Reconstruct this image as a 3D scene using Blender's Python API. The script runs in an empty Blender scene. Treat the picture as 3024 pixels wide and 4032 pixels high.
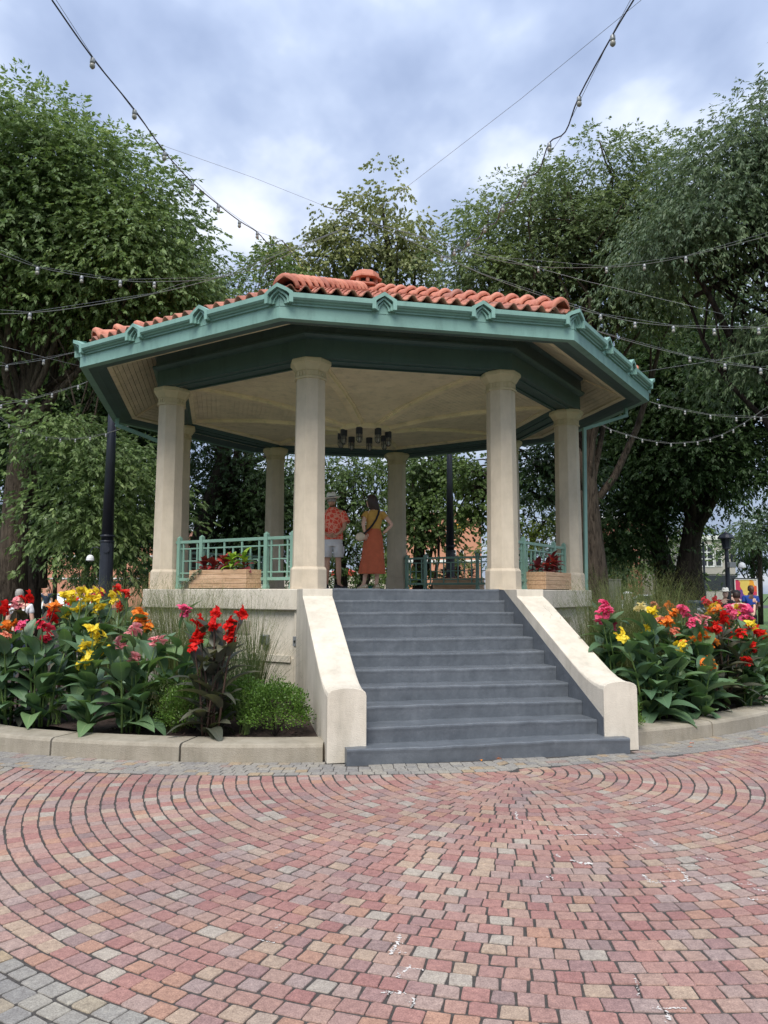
import bpy, bmesh, math, random
import numpy as np
from math import pi, sin, cos, tan, radians, atan2, hypot, sqrt
from mathutils import Vector, Matrix, Euler
rnd = random.Random(7)
rng = np.random.default_rng(7)
S = bpy.context.scene
COL = S.collection
# ------------------------------------------------------------------ camera
CP = Vector((-2.658, -14.1825, 1.6129)); YAW, PITCH, ROLL, FPX = .2113, .1035, .0022, 3029.0
FWD = Vector((sin(YAW)*cos(PITCH), cos(YAW)*cos(PITCH), sin(PITCH)))
_r = Vector((cos(YAW), -sin(YAW), 0)); _u = _r.cross(FWD)
RGT = cos(ROLL)*_r + sin(ROLL)*_u; UPV = RGT.cross(FWD)
cam = bpy.data.cameras.new("camera"); camo = bpy.data.objects.new("camera", cam); COL.objects.link(camo)
cam.sensor_fit = 'VERTICAL'; cam.sensor_height = 32; cam.lens = 32*FPX/4032
cam.clip_start = .05; cam.clip_end = 3000
M3 = Matrix((RGT, UPV, -FWD)).transposed()
camo.matrix_world = Matrix.Translation(CP) @ M3.to_4x4()
S.camera = camo
# ------------------------------------------------------------------ world, sun, exposure
SUN_EL, SUN_AZ = radians(55), radians(203)      # azimuth measured from +Y clockwise
W = bpy.data.worlds.new("World"); S.world = W; W.use_nodes = True
nt = W.node_tree; nt.nodes.clear()
def wn(t, **k):
    n = nt.nodes.new(t)
    for a, b in k.items(): setattr(n, a, b)
    return n
out = wn('ShaderNodeOutputWorld'); sky = wn('ShaderNodeTexSky', sky_type='NISHITA', sun_disc=False)
sky.sun_elevation = SUN_EL; sky.sun_rotation = SUN_AZ
b1 = wn('ShaderNodeBackground'); b1.inputs[1].default_value = .1
b2 = wn('ShaderNodeBackground'); b2.inputs[1].default_value = 1.0
tc = wn('ShaderNodeTexCoord'); sp = wn('ShaderNodeSeparateXYZ'); nt.links.new(tc.outputs['Generated'], sp.inputs[0])
mz = wn('ShaderNodeMath', operation='MAXIMUM'); nt.links.new(sp.outputs[2], mz.inputs[0]); mz.inputs[1].default_value = 0.0
mza = wn('ShaderNodeMath', operation='ADD'); nt.links.new(mz.outputs[0], mza.inputs[0]); mza.inputs[1].default_value = .22
dx = wn('ShaderNodeMath', operation='DIVIDE'); dy = wn('ShaderNodeMath', operation='DIVIDE')
nt.links.new(sp.outputs[0], dx.inputs[0]); nt.links.new(mza.outputs[0], dx.inputs[1])
nt.links.new(sp.outputs[1], dy.inputs[0]); nt.links.new(mza.outputs[0], dy.inputs[1])
cx = wn('ShaderNodeCombineXYZ'); nt.links.new(dx.outputs[0], cx.inputs[0]); nt.links.new(dy.outputs[0], cx.inputs[1])
n1 = wn('ShaderNodeTexNoise'); n1.inputs['Scale'].default_value = 2.9; n1.inputs['Detail'].default_value = 5; n1.inputs['Roughness'].default_value = .5
n1.inputs['Distortion'].default_value = .1
n2 = wn('ShaderNodeTexNoise'); n2.inputs['Scale'].default_value = 8.5; n2.inputs['Detail'].default_value = 4; n2.inputs['Roughness'].default_value = .45
mp = wn('ShaderNodeMapping'); mp.inputs['Location'].default_value = (5.1, 2.6, .4); mp.inputs['Rotation'].default_value = (0, 0, -.6); mp.inputs['Scale'].default_value = (1, .8, 1)
nt.links.new(cx.outputs[0], mp.inputs[0]); nt.links.new(mp.outputs[0], n1.inputs[0]); nt.links.new(mp.outputs[0], n2.inputs[0])
mxn = wn('ShaderNodeMath', operation='MULTIPLY_ADD'); nt.links.new(n2.outputs[0], mxn.inputs[0]); mxn.inputs[1].default_value = .45
nt.links.new(n1.outputs[0], mxn.inputs[2])
cr = wn('ShaderNodeValToRGB'); el = cr.color_ramp.elements
for p_, c_ in ((.50, (.122, .152, .222)), (.62, (.150, .182, .255)), (.72, (.185, .218, .288)), (.81, (.25, .278, .335)), (.93, (.33, .345, .38))):
    e = el.new(p_); e.color = (*c_, 1)
el.remove(el[0]); el.remove(el[-1])
nt.links.new(mxn.outputs[0], cr.inputs[0]); nt.links.new(cr.outputs[0], b2.inputs[0])
ovc = wn('ShaderNodeMath', operation='MULTIPLY_ADD'); nt.links.new(mz.outputs[0], ovc.inputs[0]); ovc.inputs[1].default_value = .9; ovc.inputs[2].default_value = .72   # overcast: zenith brighter than horizon
nt.links.new(ovc.outputs[0], b2.inputs[1])
ms = wn('ShaderNodeMixShader'); ms.inputs[0].default_value = .94
nt.links.new(sky.outputs[0], b1.inputs[0]); nt.links.new(b1.outputs[0], ms.inputs[1]); nt.links.new(b2.outputs[0], ms.inputs[2])
nt.links.new(ms.outputs[0], out.inputs[0])
sun = bpy.data.lights.new("sun", 'SUN'); sun.energy = 1.5; sun.angle = radians(35); sun.color = (1, .95, .87)
suno = bpy.data.objects.new("sun", sun); COL.objects.link(suno)
sd = Vector((sin(SUN_AZ)*cos(SUN_EL), cos(SUN_AZ)*cos(SUN_EL), sin(SUN_EL)))   # towards the sun
suno.rotation_euler = sd.to_track_quat('Z', 'Y').to_euler()
S.view_settings.view_transform = 'Standard'; S.view_settings.look = 'None'; S.view_settings.gamma = 1
S.view_settings.exposure = 1.52; S.view_settings.use_curve_mapping = False
S.render.engine = 'CYCLES'
S.cycles.max_bounces = 7; S.cycles.diffuse_bounces = 4; S.cycles.glossy_bounces = 3; S.cycles.transmission_bounces = 4
S.cycles.transparent_max_bounces = 8
# ------------------------------------------------------------------ pixel -> point helpers
K = 3024/1659
def ray(px, py): return FWD + (px-1512)/FPX*RGT - (py-2016)/FPX*UPV
def at(px, py, D): return CP + D*ray(px, py)
def onax(px, py, i, v):
    r = ray(px, py); return CP + (v-CP[i])/r[i]*r
# ------------------------------------------------------------------ materials
MAT = {}
def nodes(name, rough=.6, metal=0, spec=.5):
    m = bpy.data.materials.new(name); m.use_nodes = True; t = m.node_tree
    b = t.nodes['Principled BSDF']; b.inputs['Roughness'].default_value = rough; b.inputs['Metallic'].default_value = metal
    b.inputs['Specular IOR Level'].default_value = spec
    return m, t, b
def ramp(t, fac, stops, const=False):
    r = t.nodes.new('ShaderNodeValToRGB'); r.color_ramp.interpolation = 'CONSTANT' if const else 'LINEAR'
    e = r.color_ramp.elements
    while len(e) > 1: e.remove(e[-1])
    e[0].position = stops[0][0]; e[0].color = (*stops[0][1], 1)
    for p_, c_ in stops[1:]:
        q = e.new(p_); q.color = (*c_, 1)
    t.links.new(fac, r.inputs[0]); return r.outputs[0]
def noise(t, scale, detail=3, rough=.5, coord='Object', stretch=None, dist=0):
    n = t.nodes.new('ShaderNodeTexNoise'); n.inputs['Scale'].default_value = scale; n.inputs['Detail'].default_value = detail
    n.inputs['Roughness'].default_value = rough; n.inputs['Distortion'].default_value = dist
    c = t.nodes.new('ShaderNodeTexCoord')
    if stretch:
        mm = t.nodes.new('ShaderNodeMapping'); mm.inputs['Scale'].default_value = stretch
        t.links.new(c.outputs[coord], mm.inputs[0]); t.links.new(mm.outputs[0], n.inputs[0])
    else: t.links.new(c.outputs[coord], n.inputs[0])
    return n.outputs[0]
def mix(t, f, a, b, mode='MIX'):
    m = t.nodes.new('ShaderNodeMix'); m.data_type = 'RGBA'; m.blend_type = mode
    for i, v in ((0, f), (6, a), (7, b)):
        if hasattr(v, 'links') or isinstance(v, bpy.types.NodeSocket): t.links.new(v, m.inputs[i])
        elif i == 0: m.inputs[0].default_value = v
        else: m.inputs[i].default_value = (*v, 1)
    return m.outputs[2]
def math_(t, op, a, b=None):
    m = t.nodes.new('ShaderNodeMath'); m.operation = op
    for i, v in ((0, a), (1, b)):
        if v is None: continue
        if isinstance(v, bpy.types.NodeSocket): t.links.new(v, m.inputs[i])
        else: m.inputs[i].default_value = v
    return m.outputs[0]
def bump(t, b, h, s, d=.01):
    n = t.nodes.new('ShaderNodeBump'); n.inputs['Strength'].default_value = s; n.inputs['Distance'].default_value = d
    t.links.new(h, n.inputs['Height']); t.links.new(n.outputs[0], b.inputs['Normal'])
def rand_id(t):
    o = t.nodes.new('ShaderNodeObjectInfo'); g = t.nodes.new('ShaderNodeNewGeometry')
    return math_(t, 'FRACT', math_(t, 'ADD', o.outputs['Random'], g.outputs['Random Per Island']))
def plain(name, c, rough=.6, metal=0, var=.12, scale=6, bmp=0, bs=60, spec=.5):
    m, t, b = nodes(name, rough, metal, spec)
    c2 = tuple(x*(1-var) for x in c); c3 = tuple(min(1, x*(1+var)) for x in c)
    t.links.new(ramp(t, noise(t, scale, 4, .6), [(.3, c2), (.7, c3)]), b.inputs['Base Color'])
    if bmp: bump(t, b, noise(t, bs, 3), bmp, .01)
    MAT[name] = m; return m
def leafmat(name, cols, trans=.25, rough=.5, big=.25, spec=.35):
    m, t, b = nodes(name, rough, 0, spec)
    r = rand_id(t)
    c = ramp(t, r, [(i/(max(1, len(cols)-1)), k) for i, k in enumerate(cols)])
    nz = noise(t, big, 2)
    c = mix(t, 1, c, ramp(t, nz, [(.3, (.72, .76, .75)), (.7, (1.28, 1.22, 1.05))]), 'MULTIPLY')
    c = mix(t, 1, c, ramp(t, noise(t, big*6, 2), [(.35, (.82, .84, .84)), (.65, (1.16, 1.14, 1.05))]), 'MULTIPLY')
    t.links.new(c, b.inputs['Base Color'])
    tr = t.nodes.new('ShaderNodeBsdfTranslucent'); t.links.new(mix(t, 1, c, (1.1, 1.15, .75), 'MULTIPLY'), tr.inputs[0])
    mx = t.nodes.new('ShaderNodeMixShader'); mx.inputs[0].default_value = trans
    t.links.new(b.outputs[0], mx.inputs[1]); t.links.new(tr.outputs[0], mx.inputs[2])
    t.links.new(mx.outputs[0], t.nodes['Material Output'].inputs[0]); MAT[name] = m; return m
# stucco
def stucco(name, c, stain=.5, bs=.35):
    m, t, b = nodes(name, .85, 0, .3)
    a = ramp(t, noise(t, 2.2, 6, .65), [(.35, tuple(x*.86 for x in c)), (.6, c), (.75, tuple(min(.9, x*1.06) for x in c))])
    s = ramp(t, noise(t, 3.4, 6, .72, stretch=(1.4, 1.4, .3)), [(.44, (1, 1, 1)), (.60, (1-.22*stain, 1-.23*stain, 1-.26*stain)), (.76, (1-.5*stain, 1-.5*stain, 1-.54*stain))])
    t.links.new(mix(t, 1, a, s, 'MULTIPLY'), b.inputs['Base Color'])
    h = math_(t, 'ADD', noise(t, 90, 3), math_(t, 'MULTIPLY', noise(t, 14, 3), .6))
    bump(t, b, h, bs, .012); MAT[name] = m
stucco('stucco_shaft', (.62, .53, .41), .35); stucco('stucco_wall', (.60, .545, .45), .5); stucco('stucco_ledge', (.64, .585, .49), .55)
stucco('concrete', (.33, .295, .235), .7, .5); stucco('capital_cream', (.62, .53, .36), .3, .15)
# painted steps
m, t, b = nodes('step_paint', .42)
c = ramp(t, noise(t, 4, 6, .7), [(.33, (.084, .095, .109)), (.52, (.104, .117, .133)), (.72, (.136, .150, .168))])
w_ = ramp(t, noise(t, 16, 6, .8), [(.62, (0, 0, 0)), (.72, (1, 1, 1))])
t.links.new(mix(t, math_(t, 'MULTIPLY', w_, .18), c, (.26, .28, .31)), b.inputs['Base Color'])
bump(t, b, math_(t, 'ADD', noise(t, 9, 4), math_(t, 'MULTIPLY', noise(t, 45, 2), .2)), .3, .02); MAT['step_paint'] = m
# teal paints
def paint(name, c, rough=.45):
    m, t, b = nodes(name, rough)
    a = ramp(t, noise(t, 1.6, 5, .6), [(.35, tuple(x*.88 for x in c)), (.65, tuple(x*1.06 for x in c))])
    s = ramp(t, noise(t, 6, 4, .7, stretch=(1, 1, .2)), [(.5, (1, 1, 1)), (.74, (.74, .76, .75))])
    t.links.new(mix(t, 1, a, s, 'MULTIPLY'), b.inputs['Base Color']); bump(t, b, noise(t, 30, 2), .12, .01); MAT[name] = m
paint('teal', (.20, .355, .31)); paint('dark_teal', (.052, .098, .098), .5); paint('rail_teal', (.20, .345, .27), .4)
paint('board_cream', (.76, .66, .47), .6); paint('rib_cream', (.80, .68, .46), .5)
plain('black_metal', (.018, .021, .032), .35, 0, .15, 4); plain('dark', (.012, .012, .012), .9); plain('grey_metal', (.23, .24, .25), .45, .3)
plain('wire_grey', (.11, .115, .105), .6, 0, .1); plain('white_metal', (.7, .72, .74), .35); plain('lamp_glass', (.27, .26, .23), .25)
# terracotta
def terra(name, k=1.0):
    m, t, b = nodes(name, .62, 0, .4)
    c = ramp(t, rand_id(t), [(0, (.32*k, .10*k, .066*k)), (.3, (.42*k, .15*k, .098*k)), (.6, (.47*k, .19*k, .125*k)), (.85, (.37*k, .13*k, .09*k)), (1, (.29*k, .12*k, .088*k))])
    g_ = t.nodes.new('ShaderNodeNewGeometry'); nn_ = t.nodes.new('ShaderNodeTexNoise'); nn_.inputs['Scale'].default_value = 6; nn_.inputs['Detail'].default_value = 6; nn_.inputs['Roughness'].default_value = .75; t.links.new(g_.outputs['Position'], nn_.inputs[0])
    d = ramp(t, nn_.outputs[0], [(.50, (1, 1, 1)), (.62, (.72, .66, .62)), (.74, (.34, .31, .29))])
    t.links.new(mix(t, 1, c, d, 'MULTIPLY'), b.inputs['Base Color']); bump(t, b, noise(t, 60, 2), .15, .01); MAT[name] = m
terra('terracotta'); terra('hip_clay', 1.2)
plain('mortar', (.20, .11, .08), .9, 0, .5, 9, .5)
# setts
def sett(name, stops):
    m, t, b = nodes(name, .75, 0, .35)
    r = rand_id(t)
    c = ramp(t, r, stops, True)
    # natural stone grain: cloudy patches + fine speckle, in world coordinates
    g = t.nodes.new('ShaderNodeNewGeometry')
    def wn_(sc, de, ro):
        n = t.nodes.new('ShaderNodeTexNoise'); n.inputs['Scale'].default_value = sc; n.inputs['Detail'].default_value = de; n.inputs['Roughness'].default_value = ro
        t.links.new(g.outputs['Position'], n.inputs[0]); return n.outputs[0]
    a = wn_(30, 5, .7); f = wn_(150, 4, .75); l = wn_(.9, 4, .65)
    c = mix(t, 1, c, ramp(t, a, [(.3, (.68, .66, .66)), (.56, (.95, .95, .95)), (.8, (1.28, 1.24, 1.16))]), 'MULTIPLY')
    c = mix(t, 1, c, ramp(t, f, [(.35, (.66, .64, .64)), (.65, (1.24, 1.24, 1.22))]), 'MULTIPLY')
    c = mix(t, 1, c, ramp(t, l, [(.35, (.80, .81, .84)), (.65, (1.03, 1.03, 1.01))]), 'MULTIPLY')
    t.links.new(c, b.inputs['Base Color']); bump(t, b, math_(t, 'ADD', a, math_(t, 'MULTIPLY', f, .5)), .55, .004); MAT[name] = m
sett('sett_red', [(0, (0.365, 0.216, 0.186)), (.11, (0.391, 0.263, 0.216)), (.20, (0.365, 0.195, 0.171)), (.30, (0.384, 0.234, 0.193)), (.40, (0.365, 0.266, 0.235)), (.49, (0.318, 0.198, 0.186)), (.56, (0.405, 0.238, 0.175)),
     (.63, (0.411, 0.309, 0.235)), (.69, (0.371, 0.241, 0.212)), (.75, (0.358, 0.270, 0.247)), (.81, (0.338, 0.173, 0.156)), (.87, (0.378, 0.223, 0.197)), (.92, (0.398, 0.349, 0.299)), (.96, (0.285, 0.202, 0.190)), (.98, (0.411, 0.320, 0.258))])
sett('sett_grey', [(0, (.29, .275, .25)), (.2, (.33, .31, .27)), (.4, (.26, .25, .235)), (.6, (.34, .29, .22)), (.7, (.30, .285, .26)), (.9, (.36, .28, .19)), (.95, (.31, .24, .21))])
plain('joint', (.050, .045, .041), .95, 0, .4, 40, .6, 150)
plain('mulch', (.035, .021, .016), .95, 0, .5, 30, 1.0, 60); plain('mulch_chip', (.055, .032, .025), .9, 0, .5, 20)
plain('lawn', (.07, .125, .03), .9, 0, .45, 3, .8, 40); plain('asphalt', (.05, .05, .052), .9, 0, .2, 8); plain('path_concrete', (.36, .33, .28), .9, 0, .12, 3)
plain('chalk', (.54, .51, .48), .9, 0, .1, 30)
def bark(name, c):
    m, t, b = nodes(name, .95, 0, .15)
    n = noise(t, 5, 6, .65, stretch=(2.6, 2.6, .45), dist=.6)
    t.links.new(ramp(t, n, [(.36, tuple(x*.35 for x in c)), (.5, c), (.68, tuple(x*1.4 for x in c))]), b.inputs['Base Color'])
    bump(t, b, n, 1.0, .12); MAT[name] = m
bark('bark', (.105, .082, .062)); bark('bark_dark', (.045, .036, .03))
# wood
m, t, b = nodes('cedar', .6)
r = rand_id(t); n = noise(t, 3, 6, .6, stretch=(1.2, 14, 14), dist=.4)
c = ramp(t, n, [(.3, (.42, .25, .135)), (.5, (.56, .36, .215)), (.7, (.66, .45, .29))])
t.links.new(mix(t, 1, c, ramp(t, r, [(0, (.9, .88, .85)), (1, (1.08, 1.08, 1.1))]), 'MULTIPLY'), b.inputs['Base Color']); MAT['cedar'] = m
# leaves
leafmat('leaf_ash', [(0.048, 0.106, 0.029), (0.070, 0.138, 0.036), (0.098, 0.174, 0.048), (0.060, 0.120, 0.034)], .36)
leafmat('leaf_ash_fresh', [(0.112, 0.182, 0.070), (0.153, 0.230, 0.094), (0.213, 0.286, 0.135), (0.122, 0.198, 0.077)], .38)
leafmat('leaf_dome', [(0.113, 0.172, 0.083), (0.156, 0.213, 0.103), (0.206, 0.260, 0.136), (0.124, 0.180, 0.089)], .36)
leafmat('leaf_blue', [(0.084, 0.139, 0.085), (0.120, 0.171, 0.106), (0.150, 0.204, 0.122), (0.089, 0.147, 0.088)], .34)
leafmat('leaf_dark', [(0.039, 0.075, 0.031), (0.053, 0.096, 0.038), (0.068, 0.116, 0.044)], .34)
leafmat('leaf_olive', [(.19, .22, .095), (.26, .28, .14), (.16, .20, .08), (.31, .31, .17)], .34)
leafmat('leaf_mid', [(0.075, 0.131, 0.041), (0.114, 0.177, 0.057), (0.151, 0.209, 0.074)], .38)
leafmat('leaf_lime', [(.14, .19, .02), (.19, .24, .03), (.10, .15, .02), (.24, .28, .05)], .35)
leafmat('leaf_box', [(.05, .115, .018), (.08, .16, .03), (.13, .23, .045), (.06, .13, .02)], .2, .4)
leafmat('grass_blade', [(.12, .16, .055), (.18, .20, .085), (.09, .14, .045), (.24, .23, .12)], .38)
leafmat('grass_dark', [(.05, .085, .035), (.08, .12, .05), (.11, .15, .07)], .34)
leafmat('papyrus', [(.07, .16, .02), (.11, .22, .035), (.15, .27, .05)], .38)
leafmat('trail', [(.20, .26, .20), (.28, .34, .27)], .2)
leafmat('stem_green', [(.12, .20, .06), (.16, .24, .075)], .15); leafmat('stem_bronze', [(.10, .06, .05), (.14, .09, .07)], .1)
def canna_leaf(name, c, vein):
    m, t, b = nodes(name, .38, 0, .5)
    tcn = t.nodes.new('ShaderNodeTexCoord'); s = t.nodes.new('ShaderNodeSeparateXYZ'); t.links.new(tcn.outputs['UV'], s.inputs[0])
    w = t.nodes.new('ShaderNodeTexWave'); w.inputs['Scale'].default_value = 7; w.inputs['Distortion'].default_value = .3
    mp_ = t.nodes.new('ShaderNodeCombineXYZ'); d_ = math_(t, 'SUBTRACT', s.outputs[1], math_(t, 'MULTIPLY', math_(t, 'ABSOLUTE', math_(t, 'SUBTRACT', s.outputs[0], .5)), .5))
    t.links.new(d_, mp_.inputs[0]); t.links.new(mp_.outputs[0], w.inputs[0])
    cc = mix(t, math_(t, 'MULTIPLY', w.outputs['Fac'], .25), c, vein)
    mid = math_(t, 'LESS_THAN', math_(t, 'ABSOLUTE', math_(t, 'SUBTRACT', s.outputs[0], .5)), .018)
    cc = mix(t, math_(t, 'MULTIPLY', mid, .7), cc, vein)
    o = t.nodes.new('ShaderNodeObjectInfo')
    cc = mix(t, 1, cc, ramp(t, o.outputs['Random'], [(0, (.72, .78, .8)), (.6, (1.05, 1.05, 1)), (1, (1.45, 1.35, 1.05))]), 'MULTIPLY')
    sp_ = ramp(t, noise(t, 9, 5, .7), [(.66, (0, 0, 0)), (.76, (1, 1, 1))]); cc = mix(t, math_(t, 'MULTIPLY', sp_, .55), cc, (.20, .14, .06))
    t.links.new(cc, b.inputs['Base Color']); bump(t, b, w.outputs['Fac'], .15, .01)
    tr = t.nodes.new('ShaderNodeBsdfTranslucent'); t.links.new(mix(t, 1, cc, (1.3, 1.5, .6), 'MULTIPLY'), tr.inputs[0])
    mx = t.nodes.new('ShaderNodeMixShader'); mx.inputs[0].default_value = .2
    t.links.new(b.outputs[0], mx.inputs[1]); t.links.new(tr.outputs[0], mx.inputs[2]); t.links.new(mx.outputs[0], t.nodes['Material Output'].inputs[0]); MAT[name] = m
canna_leaf('canna_green', (.090, .165, .088), (.19, .27, .15)); canna_leaf('canna_bronze', (.062, .070, .055), (.12, .105, .08))
canna_leaf('croton_dark', (.13, .022, .030), (.34, .04, .04)); canna_leaf('croton_red', (.42, .035, .045), (.55, .12, .08)); canna_leaf('croton_lime', (.16, .30, .03), (.60, .65, .14))
def petal(name, c, c2):
    m, t, b = nodes(name, .5, 0, .25)
    cc = ramp(t, math_(t, 'ADD', math_(t, 'MULTIPLY', rand_id(t), .6), math_(t, 'MULTIPLY', noise(t, 20, 2), .4)), [(.2, c), (.8, c2)])
    t.links.new(cc, b.inputs['Base Color'])
    tr = t.nodes.new('ShaderNodeBsdfTranslucent'); t.links.new(cc, tr.inputs[0])
    mx = t.nodes.new('ShaderNodeMixShader'); mx.inputs[0].default_value = .4
    t.links.new(b.outputs[0], mx.inputs[1]); t.links.new(tr.outputs[0], mx.inputs[2]); t.links.new(mx.outputs[0], t.nodes['Material Output'].inputs[0]); MAT[name] = m
petal('red', (.62, .012, .012), (.80, .03, .02)); petal('yellow', (.85, .62, .02), (.92, .78, .10)); petal('pink', (.82, .26, .30), (.90, .44, .44))
petal('orange', (.85, .20, .02), (.90, .33, .05)); petal('crimson', (.65, .03, .07), (.80, .07, .12)); petal('magenta', (.75, .06, .18), (.85, .16, .30)); petal('salmon', (.80, .25, .16), (.85, .4, .25)); petal('cream', (.88, .75, .30), (.9, .82, .5))
# people
plain('skin', (.66, .41, .31), .55, 0, .06); plain('skin_tan', (.55, .31, .21), .55, 0, .06); plain('skin_dark', (.12, .06, .04), .55, 0, .06)
plain('hair_brown', (.035, .018, .014), .5, 0, .4, 40); plain('hair_grey', (.3, .28, .26), .6, 0, .3, 40)
plain('straw', (.84, .82, .74), .8, 0, .06, 80, .4, 200); plain('band_black', (.012, .012, .018), .7); plain('mustard', (.52, .30, .07), .85, 0, .12, 12, .4, 20)
plain('rust', (.50, .12, .055), .85, 0, .14, 9, .3, 60); plain('shorts_grey', (.66, .66, .68), .85, 0, .08, 12, .4, 18); plain('white_cloth', (.75, .76, .80), .85, 0, .05)
plain('navy', (.02, .035, .07), .85); plain('black_cloth', (.014, .014, .018), .9); plain('royal_blue', (.02, .07, .35), .85); plain('hot_pink', (.62, .05, .17), .85)
plain('shoe_black', (.02, .02, .025), .6); plain('sole_white', (.75, .75, .76), .6); plain('sandal_gold', (.60, .50, .34), .35, .3); plain('bag_beige', (.60, .50, .37), .6)
m, t, b = nodes('floral_shirt', .85)
v = t.nodes.new('ShaderNodeTexVoronoi'); v.inputs['Scale'].default_value = 13; v.feature = 'DISTANCE_TO_EDGE'; c_ = t.nodes.new('ShaderNodeTexCoord'); t.links.new(c_.outputs['Object'], v.inputs[0])
wv = noise(t, 42, 3, .6)
f = math_(t, 'ADD', math_(t, 'LESS_THAN', v.outputs[0], .1), math_(t, 'GREATER_THAN', wv, .60)); f = math_(t, 'MINIMUM', f, 1)
t.links.new(mix(t, math_(t, 'MULTIPLY', f, .75), (.78, .065, .035), (.86, .42, .30)), b.inputs['Base Color']); MAT['floral_shirt'] = m
# buildings
plain('brick_orange', (.52, .24, .155), .9, 0, .1, 1.2); plain('brick_red', (.33, .13, .10), .9, 0, .15, 1.5); plain('panel_yellow', (.75, .38, .03), .7); plain('trim_white', (.72, .72, .70), .7)
plain('concrete_far', (.40, .37, .33), .9, 0, .1, .6); plain('glass_dark', (.03, .035, .04), .15); plain('car_white', (.75, .76, .77), .25); plain('bin_blue', (.02, .05, .13), .4)
plain('sign_grey', (.33, .32, .25), .7); plain('red_canopy', (.65, .07, .05), .7); plain('green_box', (.03, .25, .17), .6); plain('tyre', (.015, .015, .016), .8); plain('stone_pier', (.55, .50, .42), .9)
m, t, b = nodes('abstract_art', .6)
v = t.nodes.new('ShaderNodeTexVoronoi'); v.inputs['Scale'].default_value = 5.5; v.inputs['Randomness'].default_value = 1
mm = t.nodes.new('ShaderNodeTexCoord'); nn = t.nodes.new('ShaderNodeTexNoise'); nn.inputs['Scale'].default_value = 2.0; t.links.new(mm.outputs['Object'], nn.inputs[0])
t.links.new(mix(t, .35, mm.outputs['Object'], nn.outputs['Color']), v.inputs[0])
t.links.new(ramp(t, math_(t, 'FRACT', math_(t, 'MULTIPLY', v.outputs['Color'], 1.0)), [(0, (.75, .10, .03)), (.2, (.80, .35, .03)), (.36, (.75, .55, .12)), (.5, (.15, .05, .25)), (.62, (.6, .04, .1)), (.75, (.7, .62, .5)), (.88, (.08, .15, .35))], True), b.inputs['Base Color']); MAT['abstract_art'] = m
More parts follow.
